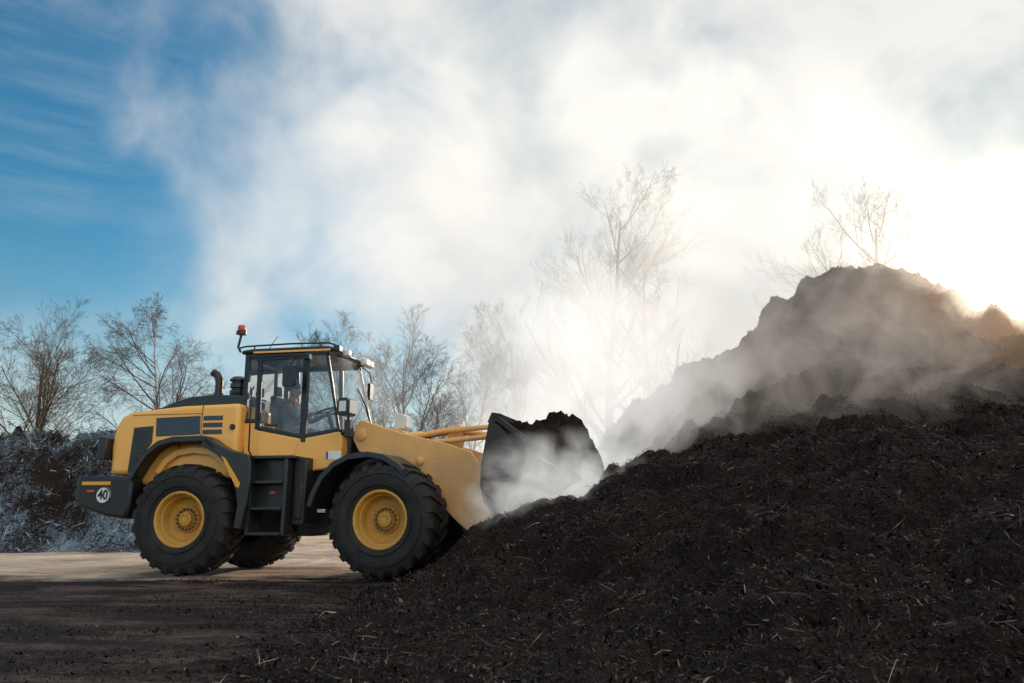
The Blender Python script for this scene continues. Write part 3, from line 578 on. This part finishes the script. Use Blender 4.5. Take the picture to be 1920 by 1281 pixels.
# ------------------------------------------------------------------ ground
def ground_mat():
    m, nt = new_mat('dirt_yard'); out = N(nt, 'ShaderNodeOutputMaterial'); bs = N(nt, 'ShaderNodeBsdfPrincipled'); geo = N(nt, 'ShaderNodeNewGeometry')
    n1 = N(nt, 'ShaderNodeTexNoise'); n1.inputs['Scale'].default_value = 0.7; n1.inputs['Detail'].default_value = 10; n1.inputs['Roughness'].default_value = 0.7
    mp = N(nt, 'ShaderNodeMapping'); mp.inputs['Scale'].default_value = (0.35, 2.2, 1); mp.inputs['Rotation'].default_value = (0, 0, R(12))
    n2 = N(nt, 'ShaderNodeTexNoise'); n2.inputs['Scale'].default_value = 2.0; n2.inputs['Detail'].default_value = 8
    n3 = N(nt, 'ShaderNodeTexNoise'); n3.inputs['Scale'].default_value = 26; n3.inputs['Detail'].default_value = 8; n3.inputs['Roughness'].default_value = 0.7
    nt.links.new(geo.outputs['Position'], mp.inputs[0]); nt.links.new(mp.outputs[0], n2.inputs['Vector'])
    for n_ in (n1, n3): nt.links.new(geo.outputs['Position'], n_.inputs['Vector'])
    f = math_n(nt, 'MULTIPLY_ADD', n2.outputs[0], 0.6, math_n(nt, 'MULTIPLY', n1.outputs[0], 0.7)); f = math_n(nt, 'MULTIPLY_ADD', n3.outputs[0], 0.4, f)
    r = ramp(nt, f, [(0.64, (0.007, 0.0045, 0.0045)), (0.84, (0.028, 0.018, 0.016)), (1.0, (0.15, 0.10, 0.08))])  # dark ramp: foreground shade put into the soil colour
    r2 = ramp(nt, f, [(0.64, (0.26, 0.18, 0.125)), (0.84, (0.60, 0.45, 0.34)), (1.0, (0.78, 0.62, 0.48))])  # pale ramp: sunlit strip painted into the yard colour
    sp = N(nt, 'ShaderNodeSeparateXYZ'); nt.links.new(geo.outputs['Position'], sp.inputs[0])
    q = math_n(nt, 'MULTIPLY_ADD', sp.outputs[1], 0.75, -8.4); q = math_n(nt, 'MULTIPLY_ADD', math_n(nt, 'SUBTRACT', n1.outputs[0], 0.5), 2.6, q); q = math_n(nt, 'MULTIPLY_ADD', math_n(nt, 'SUBTRACT', n2.outputs[0], 0.5), 1.8, q, clamp=True)  # mask by distance: painted shade in front, painted sunlight beyond
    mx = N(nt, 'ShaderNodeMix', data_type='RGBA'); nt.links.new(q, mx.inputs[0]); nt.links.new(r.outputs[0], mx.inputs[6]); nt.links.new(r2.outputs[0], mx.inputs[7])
    nt.links.new(mx.outputs[2], bs.inputs['Base Color']); bs.inputs['Roughness'].default_value = 0.85; bs.inputs['Specular IOR Level'].default_value = 0.2
    bp = N(nt, 'ShaderNodeBump'); bp.inputs['Strength'].default_value = 1.0; bp.inputs['Distance'].default_value = 0.08
    nt.links.new(math_n(nt, 'ADD', n2.outputs[0], math_n(nt, 'MULTIPLY', n3.outputs[0], 0.6)), bp.inputs['Height']); nt.links.new(bp.outputs[0], bs.inputs['Normal'])
    nt.links.new(bs.outputs[0], out.inputs[0]); return m
ax_ = np.concatenate([-np.geomspace(600, 22, 14), np.arange(-21, 22, 0.12), np.geomspace(22, 600, 14)])
ay_ = np.concatenate([-np.geomspace(600, 2, 14), np.arange(-1, 26, 0.10), np.geomspace(27, 900, 16)])
gX, gY = np.meshgrid(ax_, ay_); gX = gX.ravel(); gY = gY.ravel(); gZ = np.zeros_like(gX)
for i in range(len(gX)):
    if -21 < gX[i] < 3 and -1 < gY[i] < 26:
        p = Vector((gX[i] * 0.4 + 3, gY[i] * 2.4, 0)); gZ[i] = 0.042 * fr_(p, 0.8, 2, 4) - 0.015
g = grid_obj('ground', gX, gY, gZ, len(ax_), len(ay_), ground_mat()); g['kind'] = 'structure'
n = 60000
px = -8.5 + 7.5 * np.random.rand(n) ** 0.5; py = 2.6 + 8.9 * np.random.rand(n)
ln = 0.006 + 0.03 * np.random.rand(n) ** 4
keep = np.array([noise.noise(Vector((a * 0.6, c * 1.2, 7))) + 0.28 * (a + 3.6) > 0.02 for a, c in zip(px, py)])
sd = scatter('ground_litter', px[keep], py[keep], np.full(keep.sum(), 0.0), ln[keep], ln[keep] * 0.5, CHIP, tilt=0.45); sd['kind'] = 'stuff'; sd['label'] = 'scattered dark chips and crumbs on the dirt yard'; sd['category'] = 'litter'

ctrl = [(-30, 24, 2.5), (-24, 23, 3.4), (-18, 23, 2.9), (-14.5, 22.5, 2.95), (-12, 22.5, 3.05), (-10.2, 22.5, 2.9), (-8.6, 23, 1.6), (-7, 23, 0), (-6, 26, -.2), (-6, 19, -.3)]
ctrl += [(x, 20, 0.0) for x in (-30, -24, -18, -14, -11, -8.5)] + [(x, 21.2, 1.5) for x in (-24, -18, -14, -11.5, -10)] + [(x, 28, 0) for x in (-30, -22, -14, -9)] + [(x, 18.2, -.4) for x in (-30, -20, -10)]
HF2 = rbf(ctrl); fx = np.arange(-30, -6, 0.08); fy = np.arange(18.5, 28.5, 0.08); FX, FY = np.meshgrid(fx, fy); FX = FX.ravel(); FY = FY.ravel(); h2 = HF2(FX, FY)
z2 = np.empty_like(h2)
for i in range(len(h2)):
    k = min(1, max(0, h2[i] / 0.5)); p = Vector((FX[i], FY[i], 0))
    z2[i] = h2[i] + k * (0.65 * noise.noise(p * 0.8) + 0.34 * fr_(p * 1.8, 0.35, 2.2, 6)) - 0.02
wp = grid_obj('waste_heap', FX, FY, z2, len(fx), len(fy), FROST); wp['label'] = 'heap of frosted branches and roots beside the yard'; wp['category'] = 'green waste heap'
Z2 = z2.reshape(len(fy), len(fx)); n = 24000
px = -22 + 15 * np.random.rand(n); py = 19.6 + 4 * np.random.rand(n)
pz = Z2[np.clip(((py - 18.5) / 0.08).astype(int), 0, len(fy) - 1), np.clip(((px + 30) / 0.08).astype(int), 0, len(fx) - 1)]
keep = (pz > 0.02) & np.array([noise.noise(Vector((a * 0.9, c * 0.9, 3))) > -0.08 for a, c in zip(px, py)]); px, py, pz = px[keep], py[keep], pz[keep]; ln = 0.10 + 0.6 * np.random.rand(len(px)) ** 3
tw = scatter('frosted_twigs', px, py, pz, ln, 0.008 + 0.014 * np.random.rand(len(px)), TWIG, tilt=0.5, bend=0.25); tw['kind'] = 'stuff'; tw['label'] = 'frosted white twigs tangled over the waste heap'; tw['category'] = 'twigs'

# ------------------------------------------------------------------ trees
BARK = surf_mat('bark', [(0.3, (0.07, 0.052, 0.04)), (0.8, (0.16, 0.12, 0.09))], 8, 0.85, 0.3, 0.5, 20, stretch=(1, 1, 0.2))
TWG = surf_mat('bare_twigs', [(0.3, (0.08, 0.055, 0.04)), (0.8, (0.15, 0.105, 0.072))], 3, 0.8, 0.3)
BIRCH = surf_mat('birch_bark', [(0.35, (0.06, 0.055, 0.05)), (0.5, (0.45, 0.43, 0.40)), (0.8, (0.6, 0.58, 0.54))], 5, 0.7, 0.3, stretch=(1, 1, 3))
def tree_mesh(seed, height, spread, trunk_r, trunk_frac, levels=5, droop=0.0, kids=(7, 5, 5, 4), minr=0.007, wob1=0.10, asc=0.10, lf=0.62, angs=(0.35, 0.8), taper=0.72):
    rnd = random.Random(seed); T = B(); C = B()
    def branch(p, d, length, r, lv):
        nseg = max(2, 6 - lv) if lv else 9; pts = [p.copy()]; dd = d.copy(); dirs = [dd.copy()]
        for i in range(nseg):
            wob = 0.05 if lv == 0 else wob1
            dd = (dd + Vector((rnd.gauss(0, wob), rnd.gauss(0, wob), rnd.gauss(0, wob * 0.7))) + Vector((0, 0, asc - droop * lv * 0.12))).normalized()
            pts.append(pts[-1] + dd * length / nseg); dirs.append(dd.copy())
        tip = 0.15 if lv == 0 else 0.35
        rs = [max(minr * 0.6, r * (1 - (1 - tip) * i / nseg)) for i in range(nseg + 1)]
        (T if lv == 0 else C).tube(pts, rs, 8 if lv == 0 else (5 if lv == 1 else 3), cap=False)
        if lv >= levels - 1: return
        k = kids[min(lv, len(kids) - 1)]
        for j in range(k):
            if lv == 0: t = trunk_frac + (0.98 - trunk_frac) * (j + rnd.random()) / k
            else: t = 0.15 + 0.82 * (j + rnd.random() * 0.9) / k
            t = min(t, 0.999); f = t * nseg; i0 = int(f); pp = pts[i0].lerp(pts[i0 + 1], f - i0); bd = dirs[i0 + 1]
            side = bd.orthogonal().normalized(); side.rotate(Matrix.Rotation(rnd.random() * 6.283, 3, bd))
            ang = rnd.uniform(*angs) * (spread if lv == 0 else 1)
            nd = (bd * math.cos(ang) + side * math.sin(ang)).normalized()
            if lv == 0:
                q = (t - trunk_frac) / (1 - trunk_frac); L_ = height * lf * rnd.uniform(0.75, 1.05) * (1.0 - taper * q)
            else: L_ = length * rnd.uniform(0.40, 0.70) * (1.15 - 0.5 * t)
            branch(pp, nd, L_, rs[i0] * rnd.uniform(0.36, 0.55), lv + 1)
    branch(Vector((0, 0, -0.1)), Vector((rnd.gauss(0, .03), rnd.gauss(0, .03), 1)).normalized(), height * 0.97, trunk_r, 0)
    return T, C
def make_tree(kind, mats, loc, rot, label, cat='tree', scale=1.0, src=None, **kw):
    e = empty(kind, loc, None, label, cat, rot); e.scale = (scale,) * 3
    if src is None:
        T, C = tree_mesh(**kw); t = T.obj('trunk', mats[0], e, smooth=True); c = C.obj('crown', mats[1], e, smooth=False)
    else:
        for ch_ in src.children:
            o = ch_.copy(); o.parent = e; COL.objects.link(o)
    e['group'] = 'bare winter trees around the yard'
    return e
t_round = make_tree('bare_tree', (BARK, TWG), (-16.6, 28, 0), 0.3, 'broad bare winter tree behind the frosted waste heap', seed=11, height=6.6, spread=1.45, trunk_r=0.14, trunk_frac=0.30, levels=6, kids=(14, 7, 5, 4, 3), minr=0.005, lf=0.66, asc=0.04, taper=0.55)
t_birch = make_tree('birch_tree', (BIRCH, TWG), (-12.9, 30, 0), 0.0, 'drooping bare birch with pale trunk and fine twigs', seed=5, height=8.0, spread=1.4, trunk_r=0.12, trunk_frac=0.2, levels=6, droop=0.42, kids=(22, 7, 5, 4, 3), minr=0.005, lf=0.5, asc=0.08, taper=0.6)
t_tall = make_tree('bare_tree', (BARK, TWG), (3.4, 30, 0), 1.0, 'tall bare tree rising through the steam', seed=23, height=13.0, spread=1.2, trunk_r=0.24, trunk_frac=0.24, levels=6, kids=(18, 6, 5, 4, 3), minr=0.006, lf=0.48, asc=0.09, taper=0.55, angs=(0.45, 0.85), wob1=0.08)
t_bush = make_tree('bare_tree', (BARK, TWG), (-3.4, 26, 0), 0.0, 'dense dark bare tree beside the loader cab', seed=31, height=6.4, spread=1.4, trunk_r=0.11, trunk_frac=0.08, levels=6, kids=(20, 7, 5, 4, 3), minr=0.005, lf=0.58, asc=0.06, wob1=0.15, taper=0.55)
make_tree('bare_tree', None, (6.2, 34, 0), 2.4, 'tall bare tree fading into white steam', src=t_tall, scale=0.95)
make_tree('bare_tree', None, (0.6, 37, 0), 4.1, 'bare tree half hidden by steam', src=t_tall, scale=0.72)
make_tree('bare_tree', None, (-6.0, 30, 0), 2.0, 'bare twiggy tree beyond the loader cab', src=t_bush, scale=1.08)
make_tree('bare_tree', None, (-1.6, 28, 0), 4.4, 'bare twiggy tree beside the steam', src=t_bush, scale=0.95)
make_tree('bare_tree', None, (1.9, 28, 0), 3.0, 'low bare bushy tree behind the bucket', src=t_bush, scale=0.8)
make_tree('bare_tree', None, (15.8, 33, 0), 1.7, 'bare tree crown rising above the compost mound', src=t_tall, scale=1.08)
make_tree('bare_tree', None, (-10.5, 38, 0), 5.2, 'bare tree behind the loader hood', src=t_round, scale=0.85)
make_tree('birch_tree', None, (-20.8, 33, 0), 2.2, 'bare birch at the yard edge', src=t_birch, scale=0.75)
def farwood():
    rnd = random.Random(3); b = B()
    for i in range(700):
        x = rnd.uniform(-130, 130); y = rnd.uniform(85, 110); h = rnd.uniform(3, 6)
        for k in range(5):
            a = rnd.gauss(0, 0.22); r = 0.06
            p = Vector((x, y, 0)); q = p + Vector((math.sin(a) * h, 0, h * math.cos(a)))
            b.tube([p, p.lerp(q, 0.5) + Vector((rnd.gauss(0, .2), 0, 0)), q], [r * 2, r, r * .4], 3, cap=False)
        for k in range(4):
            s = rnd.uniform(1.0, 2.0); z = rnd.uniform(0.3, 2.0)
            b.add([(x - s, y, z - 0.6 * s), (x + s, y + 0.3, z - 0.5 * s), (x + s * .5, y, z + s * .6), (x - s * .6, y, z + s * .5)], [(0, 1, 2, 3)])
    o = b.obj('distant_wood', TWG, smooth=False); o['kind'] = 'stuff'; o['label'] = 'far leafless hedgerow wood along the horizon'; o['category'] = 'wood'
farwood()

# ------------------------------------------------------------------ driver
def person():
    me = bpy.data.meshes.new('person'); V = []; E = []; Rr = []
    def a(p, r, par=None):
        V.append(p); Rr.append(r); 
        if par is not None: E.append((par, len(V) - 1))
        return len(V) - 1
    pel = a((1.02, 0, 2.12), 0.15); w1 = a((1.00, 0, 2.28), 0.14, pel); chs = a((0.99, 0, 2.48), 0.165, w1); up = a((1.01, 0, 2.60), 0.12, chs); nk = a((1.03, 0, 2.69), 0.058, up); hd = a((1.06, 0, 2.80), 0.095, nk); ht = a((1.05, 0, 2.90), 0.085, hd)
    a((1.165, 0, 2.80), 0.014, hd)
    for sg in (-1, 1):
        a((1.05, sg * 0.105, 2.81), 0.016, hd)
        sh = a((1.02, sg * 0.19, 2.56), 0.068, up); el = a((1.24, sg * 0.25, 2.34), 0.048, sh); wr = a((1.48, sg * 0.17, 2.42), 0.03, el); pm = a((1.55, sg * 0.165, 2.44), 0.032, wr)
        for k in range(4):
            y = sg * (0.135 + 0.02 * k); f1 = a((1.60, y, 2.455), 0.0095, pm); f2 = a((1.63, y, 2.43 - 0.003 * k), 0.0085, f1); a((1.62, y, 2.405), 0.008, f2)
        t1 = a((1.57, sg * 0.12, 2.43), 0.011, pm); a((1.60, sg * 0.105, 2.42), 0.009, t1)
        hp = a((1.08, sg * 0.10, 2.11), 0.10, pel); kn = a((1.50, sg * 0.15, 2.14), 0.065, hp); an = a((1.62, sg * 0.15, 1.76), 0.045, kn); a((1.76, sg * 0.15, 1.70), 0.04, an)
    me.from_pydata(V, E, []); o = bpy.data.objects.new('person', me); COL.objects.link(o)
    md = o.modifiers.new('Skin', 'SKIN'); md.use_smooth_shade = True
    for i, d in enumerate(me.skin_vertices[0].data): d.radius = (Rr[i], Rr[i]); d.use_root = (i == 0)
    ss = o.modifiers.new('Sub', 'SUBSURF'); ss.levels = 2; ss.render_levels = 2
    bpy.context.view_layer.update()
    dg = bpy.context.evaluated_depsgraph_get(); m2 = bpy.data.meshes.new_from_object(o.evaluated_get(dg)); o.modifiers.clear(); o.data = m2
    SK = surf_mat('skin', [(0.3, (0.36, 0.21, 0.16)), (0.8, (0.42, 0.25, 0.19))], 8, 0.5); JK = surf_mat('orange_jacket', [(0.3, (0.20, 0.06, 0.02)), (0.8, (0.26, 0.09, 0.03))], 6, 0.8); NV = surf_mat('blue_grey_workwear', [(0.3, (0.12, 0.15, 0.20)), (0.8, (0.20, 0.23, 0.28))], 6, 0.85); HR = surf_mat('dark_hair', [(0.3, (0.02, 0.014, 0.01)), (0.8, (0.04, 0.03, 0.02))], 30, 0.6)
    m2.materials.clear()
    for m in (SK, JK, NV, FRM): m2.materials.append(m)
    for p in m2.polygons:
        c = p.center; mi = 0
        if c.z < 2.66 and c.x < 1.46: mi = 2
        if 2.58 < c.z < 2.65 and c.x < 1.3: mi = 1
        if c.z < 1.78: mi = 3
        if c.z < 2.27 and c.z >= 1.78: mi = 2
        p.material_index = mi; p.use_smooth = True
    b = B(); b.lathe([(0, 0.115), (0.05, 0.107), (0.085, 0.08), (0.104, 0.04), (0.107, 0.0), (0.10, -0.03)], 20, (1.045, 0, 2.855), 'z'); b.obj('hair', HR, o)
    o.location = l2w(0, 0, 0); o.rotation_euler[2] = RY
    o['label'] = 'driver in blue grey workwear with orange collar holding the steering wheel'; o['category'] = 'person'
person()

# ------------------------------------------------------------------ steam volumes
def steam(name, x0, x1, y0, y1, z0, z1, density, nscale, thr, label, aniso=0.3, emis=0.0, seed=0.0, step=1.0, stretch=(1, 1, 1), fall=2.0, ecol=(1.0, 0.97, 0.93), dist=0.3, detail=3, soft=0.25):
    b = B(); b.box(x0, x1, y0, y1, z0, z1); m, nt = new_mat(name + '_vapour'); out = N(nt, 'ShaderNodeOutputMaterial'); pv = N(nt, 'ShaderNodeVolumePrincipled')
    tc = N(nt, 'ShaderNodeTexCoord'); sp = N(nt, 'ShaderNodeSeparateXYZ'); nt.links.new(tc.outputs['Generated'], sp.inputs[0])
    mp = N(nt, 'ShaderNodeMapping'); mp.inputs['Scale'].default_value = stretch; mp.inputs['Location'].default_value = (seed, seed, 0); nt.links.new(tc.outputs['Object'], mp.inputs[0])
    nz = N(nt, 'ShaderNodeTexNoise'); nz.inputs['Scale'].default_value = nscale; nz.inputs['Detail'].default_value = detail; nz.inputs['Roughness'].default_value = 0.58; nz.inputs['Distortion'].default_value = dist
    nt.links.new(mp.outputs[0], nz.inputs['Vector'])
    e = None
    for i in range(3):
        q = math_n(nt, 'MULTIPLY_ADD', sp.outputs[i], 2.0, -1.0); q = math_n(nt, 'MULTIPLY', q, q); e = q if e is None else math_n(nt, 'ADD', e, q)
    fade = math_n(nt, 'SUBTRACT', 1.0, e, clamp=True)
    mr = N(nt, 'ShaderNodeMapRange'); mr.inputs[1].default_value = thr; mr.inputs[2].default_value = thr + soft; nt.links.new(math_n(nt, 'MULTIPLY_ADD', fade, 0.2, nz.outputs[0]), mr.inputs[0])
    d = math_n(nt, 'MULTIPLY', mr.outputs[0], math_n(nt, 'MULTIPLY', fade, fall, clamp=True)); d = math_n(nt, 'MULTIPLY', d, density)
    nt.links.new(d, pv.inputs['Density']); pv.inputs['Color'].default_value = (0.98, 0.97, 0.95, 1); pv.inputs['Anisotropy'].default_value = aniso
    pv.inputs['Emission Color'].default_value = (*ecol, 1)
    if emis > 0: nt.links.new(math_n(nt, 'MULTIPLY', d, emis), pv.inputs['Emission Strength'])  # emission makes the steam glow, standing in for scattered sun and sky light
    nt.links.new(pv.outputs[0], out.inputs['Volume'])
    try: m.cycles.volume_step_rate = step
    except Exception: pass
    o = b.obj(name, m, smooth=False); o['kind'] = 'stuff'; o['label'] = label; o['category'] = 'steam'
    return o
steam('steam_cloud', -13, 17, 21, 28, 0.5, 19, 0.18, 0.22, 0.48, 'large white steam cloud drifting up behind the mound', emis=0.36, seed=3.0, step=1.2, dist=0.7)
steam('steam_plume', -1.6, 5.0, 12.8, 18.5, -0.5, 6.0, 0.46, 0.6, 0.48, 'dense white steam rising behind the loader bucket', emis=0.60, seed=8.0, step=1.0, dist=0.9)
steam('steam_wisp', 0.9, 9.5, 10.6, 16.5, 0.8, 6.0, 0.17, 1.0, 0.55, 'thin steam wisps over the compost slope', emis=0.36, seed=4.5, step=0.9, dist=1.6, soft=0.18, ecol=(1.0, 0.80, 0.64))
steam('bucket_steam', -0.75, 1.9, 9.0, 11.0, 0.15, 2.0, 1.25, 1.9, 0.52, 'bright steam wisps drifting around the loader bucket', emis=0.75, seed=2.0, step=0.9, dist=1.3, soft=0.35)
steam('glare_steam_haze', 6.0, 25, 11.5, 19, 1.0, 9.0, 0.075, 0.4, 0.36, 'steam haze around the mound crest with golden sun glare added as emission', emis=1.3, seed=5.0, step=1.1, aniso=0.65, ecol=(1.0, 0.58, 0.29))  # golden emission stands in for veiling sun glare over the mound

# ------------------------------------------------------------------ world, sun
AZ = R(32.5); EL = R(15.0)
SD = Vector((math.sin(AZ) * math.cos(EL), math.cos(AZ) * math.cos(EL), math.sin(EL)))
w = bpy.data.worlds.new('World'); scene.world = w; w.use_nodes = True; nt = w.node_tree; nt.nodes.clear()
out = N(nt, 'ShaderNodeOutputWorld')
sky = N(nt, 'ShaderNodeTexSky'); sky.sky_type = 'NISHITA'; sky.sun_disc = False; sky.sun_elevation = EL; sky.sun_rotation = AZ; sky.air_density = 1.2; sky.dust_density = 0.3; sky.ozone_density = 3.0
bg = N(nt, 'ShaderNodeBackground'); bg.inputs[1].default_value = 0.12
tint = N(nt, 'ShaderNodeMix', data_type='RGBA', blend_type='MULTIPLY'); tint.inputs[0].default_value = 1.0; tint.inputs[7].default_value = (0.40, 0.93, 1.05, 1)
nt.links.new(sky.outputs[0], tint.inputs[6]); nt.links.new(tint.outputs[2], bg.inputs[0])
tc = N(nt, 'ShaderNodeTexCoord'); sp = N(nt, 'ShaderNodeSeparateXYZ'); nt.links.new(tc.outputs['Generated'], sp.inputs[0])
def wn(scale, detail, rough, dist=0.0, stretch=(1, 1, 1), loc=(0, 0, 0)):
    mp = N(nt, 'ShaderNodeMapping'); mp.inputs['Scale'].default_value = stretch; mp.inputs['Location'].default_value = loc; nt.links.new(tc.outputs['Generated'], mp.inputs[0])
    n_ = N(nt, 'ShaderNodeTexNoise'); n_.inputs['Scale'].default_value = scale; n_.inputs['Detail'].default_value = detail; n_.inputs['Roughness'].default_value = rough; n_.inputs['Distortion'].default_value = dist
    nt.links.new(mp.outputs[0], n_.inputs['Vector']); return n_.outputs[0]
na = wn(2.6, 6, 0.50, 0.15, loc=(2.3, 0.7, 1.1)); nb = wn(5.5, 7, 0.54, 0.3, loc=(5, 1, 2))
edge = math_n(nt, 'MULTIPLY_ADD', sp.outputs[2], 0.50, sp.outputs[0])
edge = math_n(nt, 'ADD', edge, 0.18)
m_ = math_n(nt, 'MULTIPLY_ADD', math_n(nt, 'SUBTRACT', na, 0.5), 0.9, edge); m_ = math_n(nt, 'MULTIPLY_ADD', math_n(nt, 'SUBTRACT', nb, 0.5), 0.6, m_)
mr = N(nt, 'ShaderNodeMapRange'); mr.interpolation_type = 'SMOOTHSTEP'; mr.inputs[1].default_value = -0.14; mr.inputs[2].default_value = 0.34; mr.inputs[4].default_value = 0.96; nt.links.new(m_, mr.inputs[0])
wz = wn(3.0, 6, 0.62, 0.2, stretch=(0.8, 0.8, 7.0), loc=(1, 4, 0)); mw = N(nt, 'ShaderNodeMapRange'); mw.inputs[1].default_value = 0.45; mw.inputs[2].default_value = 0.75; mw.inputs[4].default_value = 0.24; nt.links.new(wz, mw.inputs[0])
mask = math_n(nt, 'MAXIMUM', mr.outputs[0], mw.outputs[0])
hzn = N(nt, 'ShaderNodeMapRange'); hzn.interpolation_type = 'SMOOTHSTEP'; hzn.inputs[1].default_value = 0.0; hzn.inputs[2].default_value = 0.34; hzn.inputs[3].default_value = 0.75; hzn.inputs[4].default_value = 0.0; nt.links.new(sp.outputs[2], hzn.inputs[0])
mask = math_n(nt, 'MAXIMUM', mask, hzn.outputs[0])
cl = N(nt, 'ShaderNodeBackground'); cr = ramp(nt, nb, [(0.32, (0.50, 0.61, 0.67)), (0.46, (0.82, 0.85, 0.85)), (0.60, (1.0, 0.99, 0.95))]); nt.links.new(cr.outputs[0], cl.inputs[0])
bk = N(nt, 'ShaderNodeMapRange'); bk.interpolation_type = 'SMOOTHSTEP'; bk.inputs[1].default_value = -0.5; bk.inputs[2].default_value = 0.3; bk.inputs[3].default_value = 1.5; bk.inputs[4].default_value = 0.87; nt.links.new(sp.outputs[1], bk.inputs[0]); nt.links.new(bk.outputs[0], cl.inputs[1])  # clouds behind the camera brightened as added fill on the loader side
ms = N(nt, 'ShaderNodeMixShader'); nt.links.new(mask, ms.inputs[0]); nt.links.new(bg.outputs[0], ms.inputs[1]); nt.links.new(cl.outputs[0], ms.inputs[2])
dt = N(nt, 'ShaderNodeVectorMath', operation='DOT_PRODUCT'); nt.links.new(tc.outputs['Generated'], dt.inputs[0]); dt.inputs[1].default_value = SD
dc = math_n(nt, 'MAXIMUM', dt.outputs['Value'], 0.0)
g0 = math_n(nt, 'MULTIPLY', math_n(nt, 'POWER', dc, 12), 0.05)
g1 = math_n(nt, 'MULTIPLY', math_n(nt, 'POWER', dc, 60), 0.26); g2 = math_n(nt, 'MULTIPLY', math_n(nt, 'POWER', dc, 450), 4.0); g3 = math_n(nt, 'MULTIPLY', math_n(nt, 'POWER', dc, 3000), 25.0)
gb = N(nt, 'ShaderNodeBackground'); gb.inputs[0].default_value = (1.0, 0.86, 0.62, 1); nt.links.new(math_n(nt, 'ADD', math_n(nt, 'ADD', g0, g1), math_n(nt, 'ADD', g2, g3)), gb.inputs[1])
ad = N(nt, 'ShaderNodeAddShader'); nt.links.new(ms.outputs[0], ad.inputs[0]); nt.links.new(gb.outputs[0], ad.inputs[1]); nt.links.new(ad.outputs[0], out.inputs[0])

sl = bpy.data.lights.new('sun', 'SUN'); sl.energy = 5.0; sl.angle = R(0.5); sl.color = (1.0, 0.84, 0.64)
so = bpy.data.objects.new('sun', sl); COL.objects.link(so); so.rotation_euler = (-SD).to_track_quat('-Z', 'Y').to_euler()

cam = bpy.data.cameras.new('camera'); cam.lens = 28; cam.sensor_width = 36; cam.clip_end = 3000; cam.clip_start = 0.05
co = bpy.data.objects.new('camera', cam); COL.objects.link(co); co.location = (0, 0, 0.86); co.rotation_euler = (R(90 + 12.3), 0, 0); scene.camera = co
scene.view_settings.view_transform = 'Standard'; scene.view_settings.look = 'None'; scene.view_settings.exposure = 0
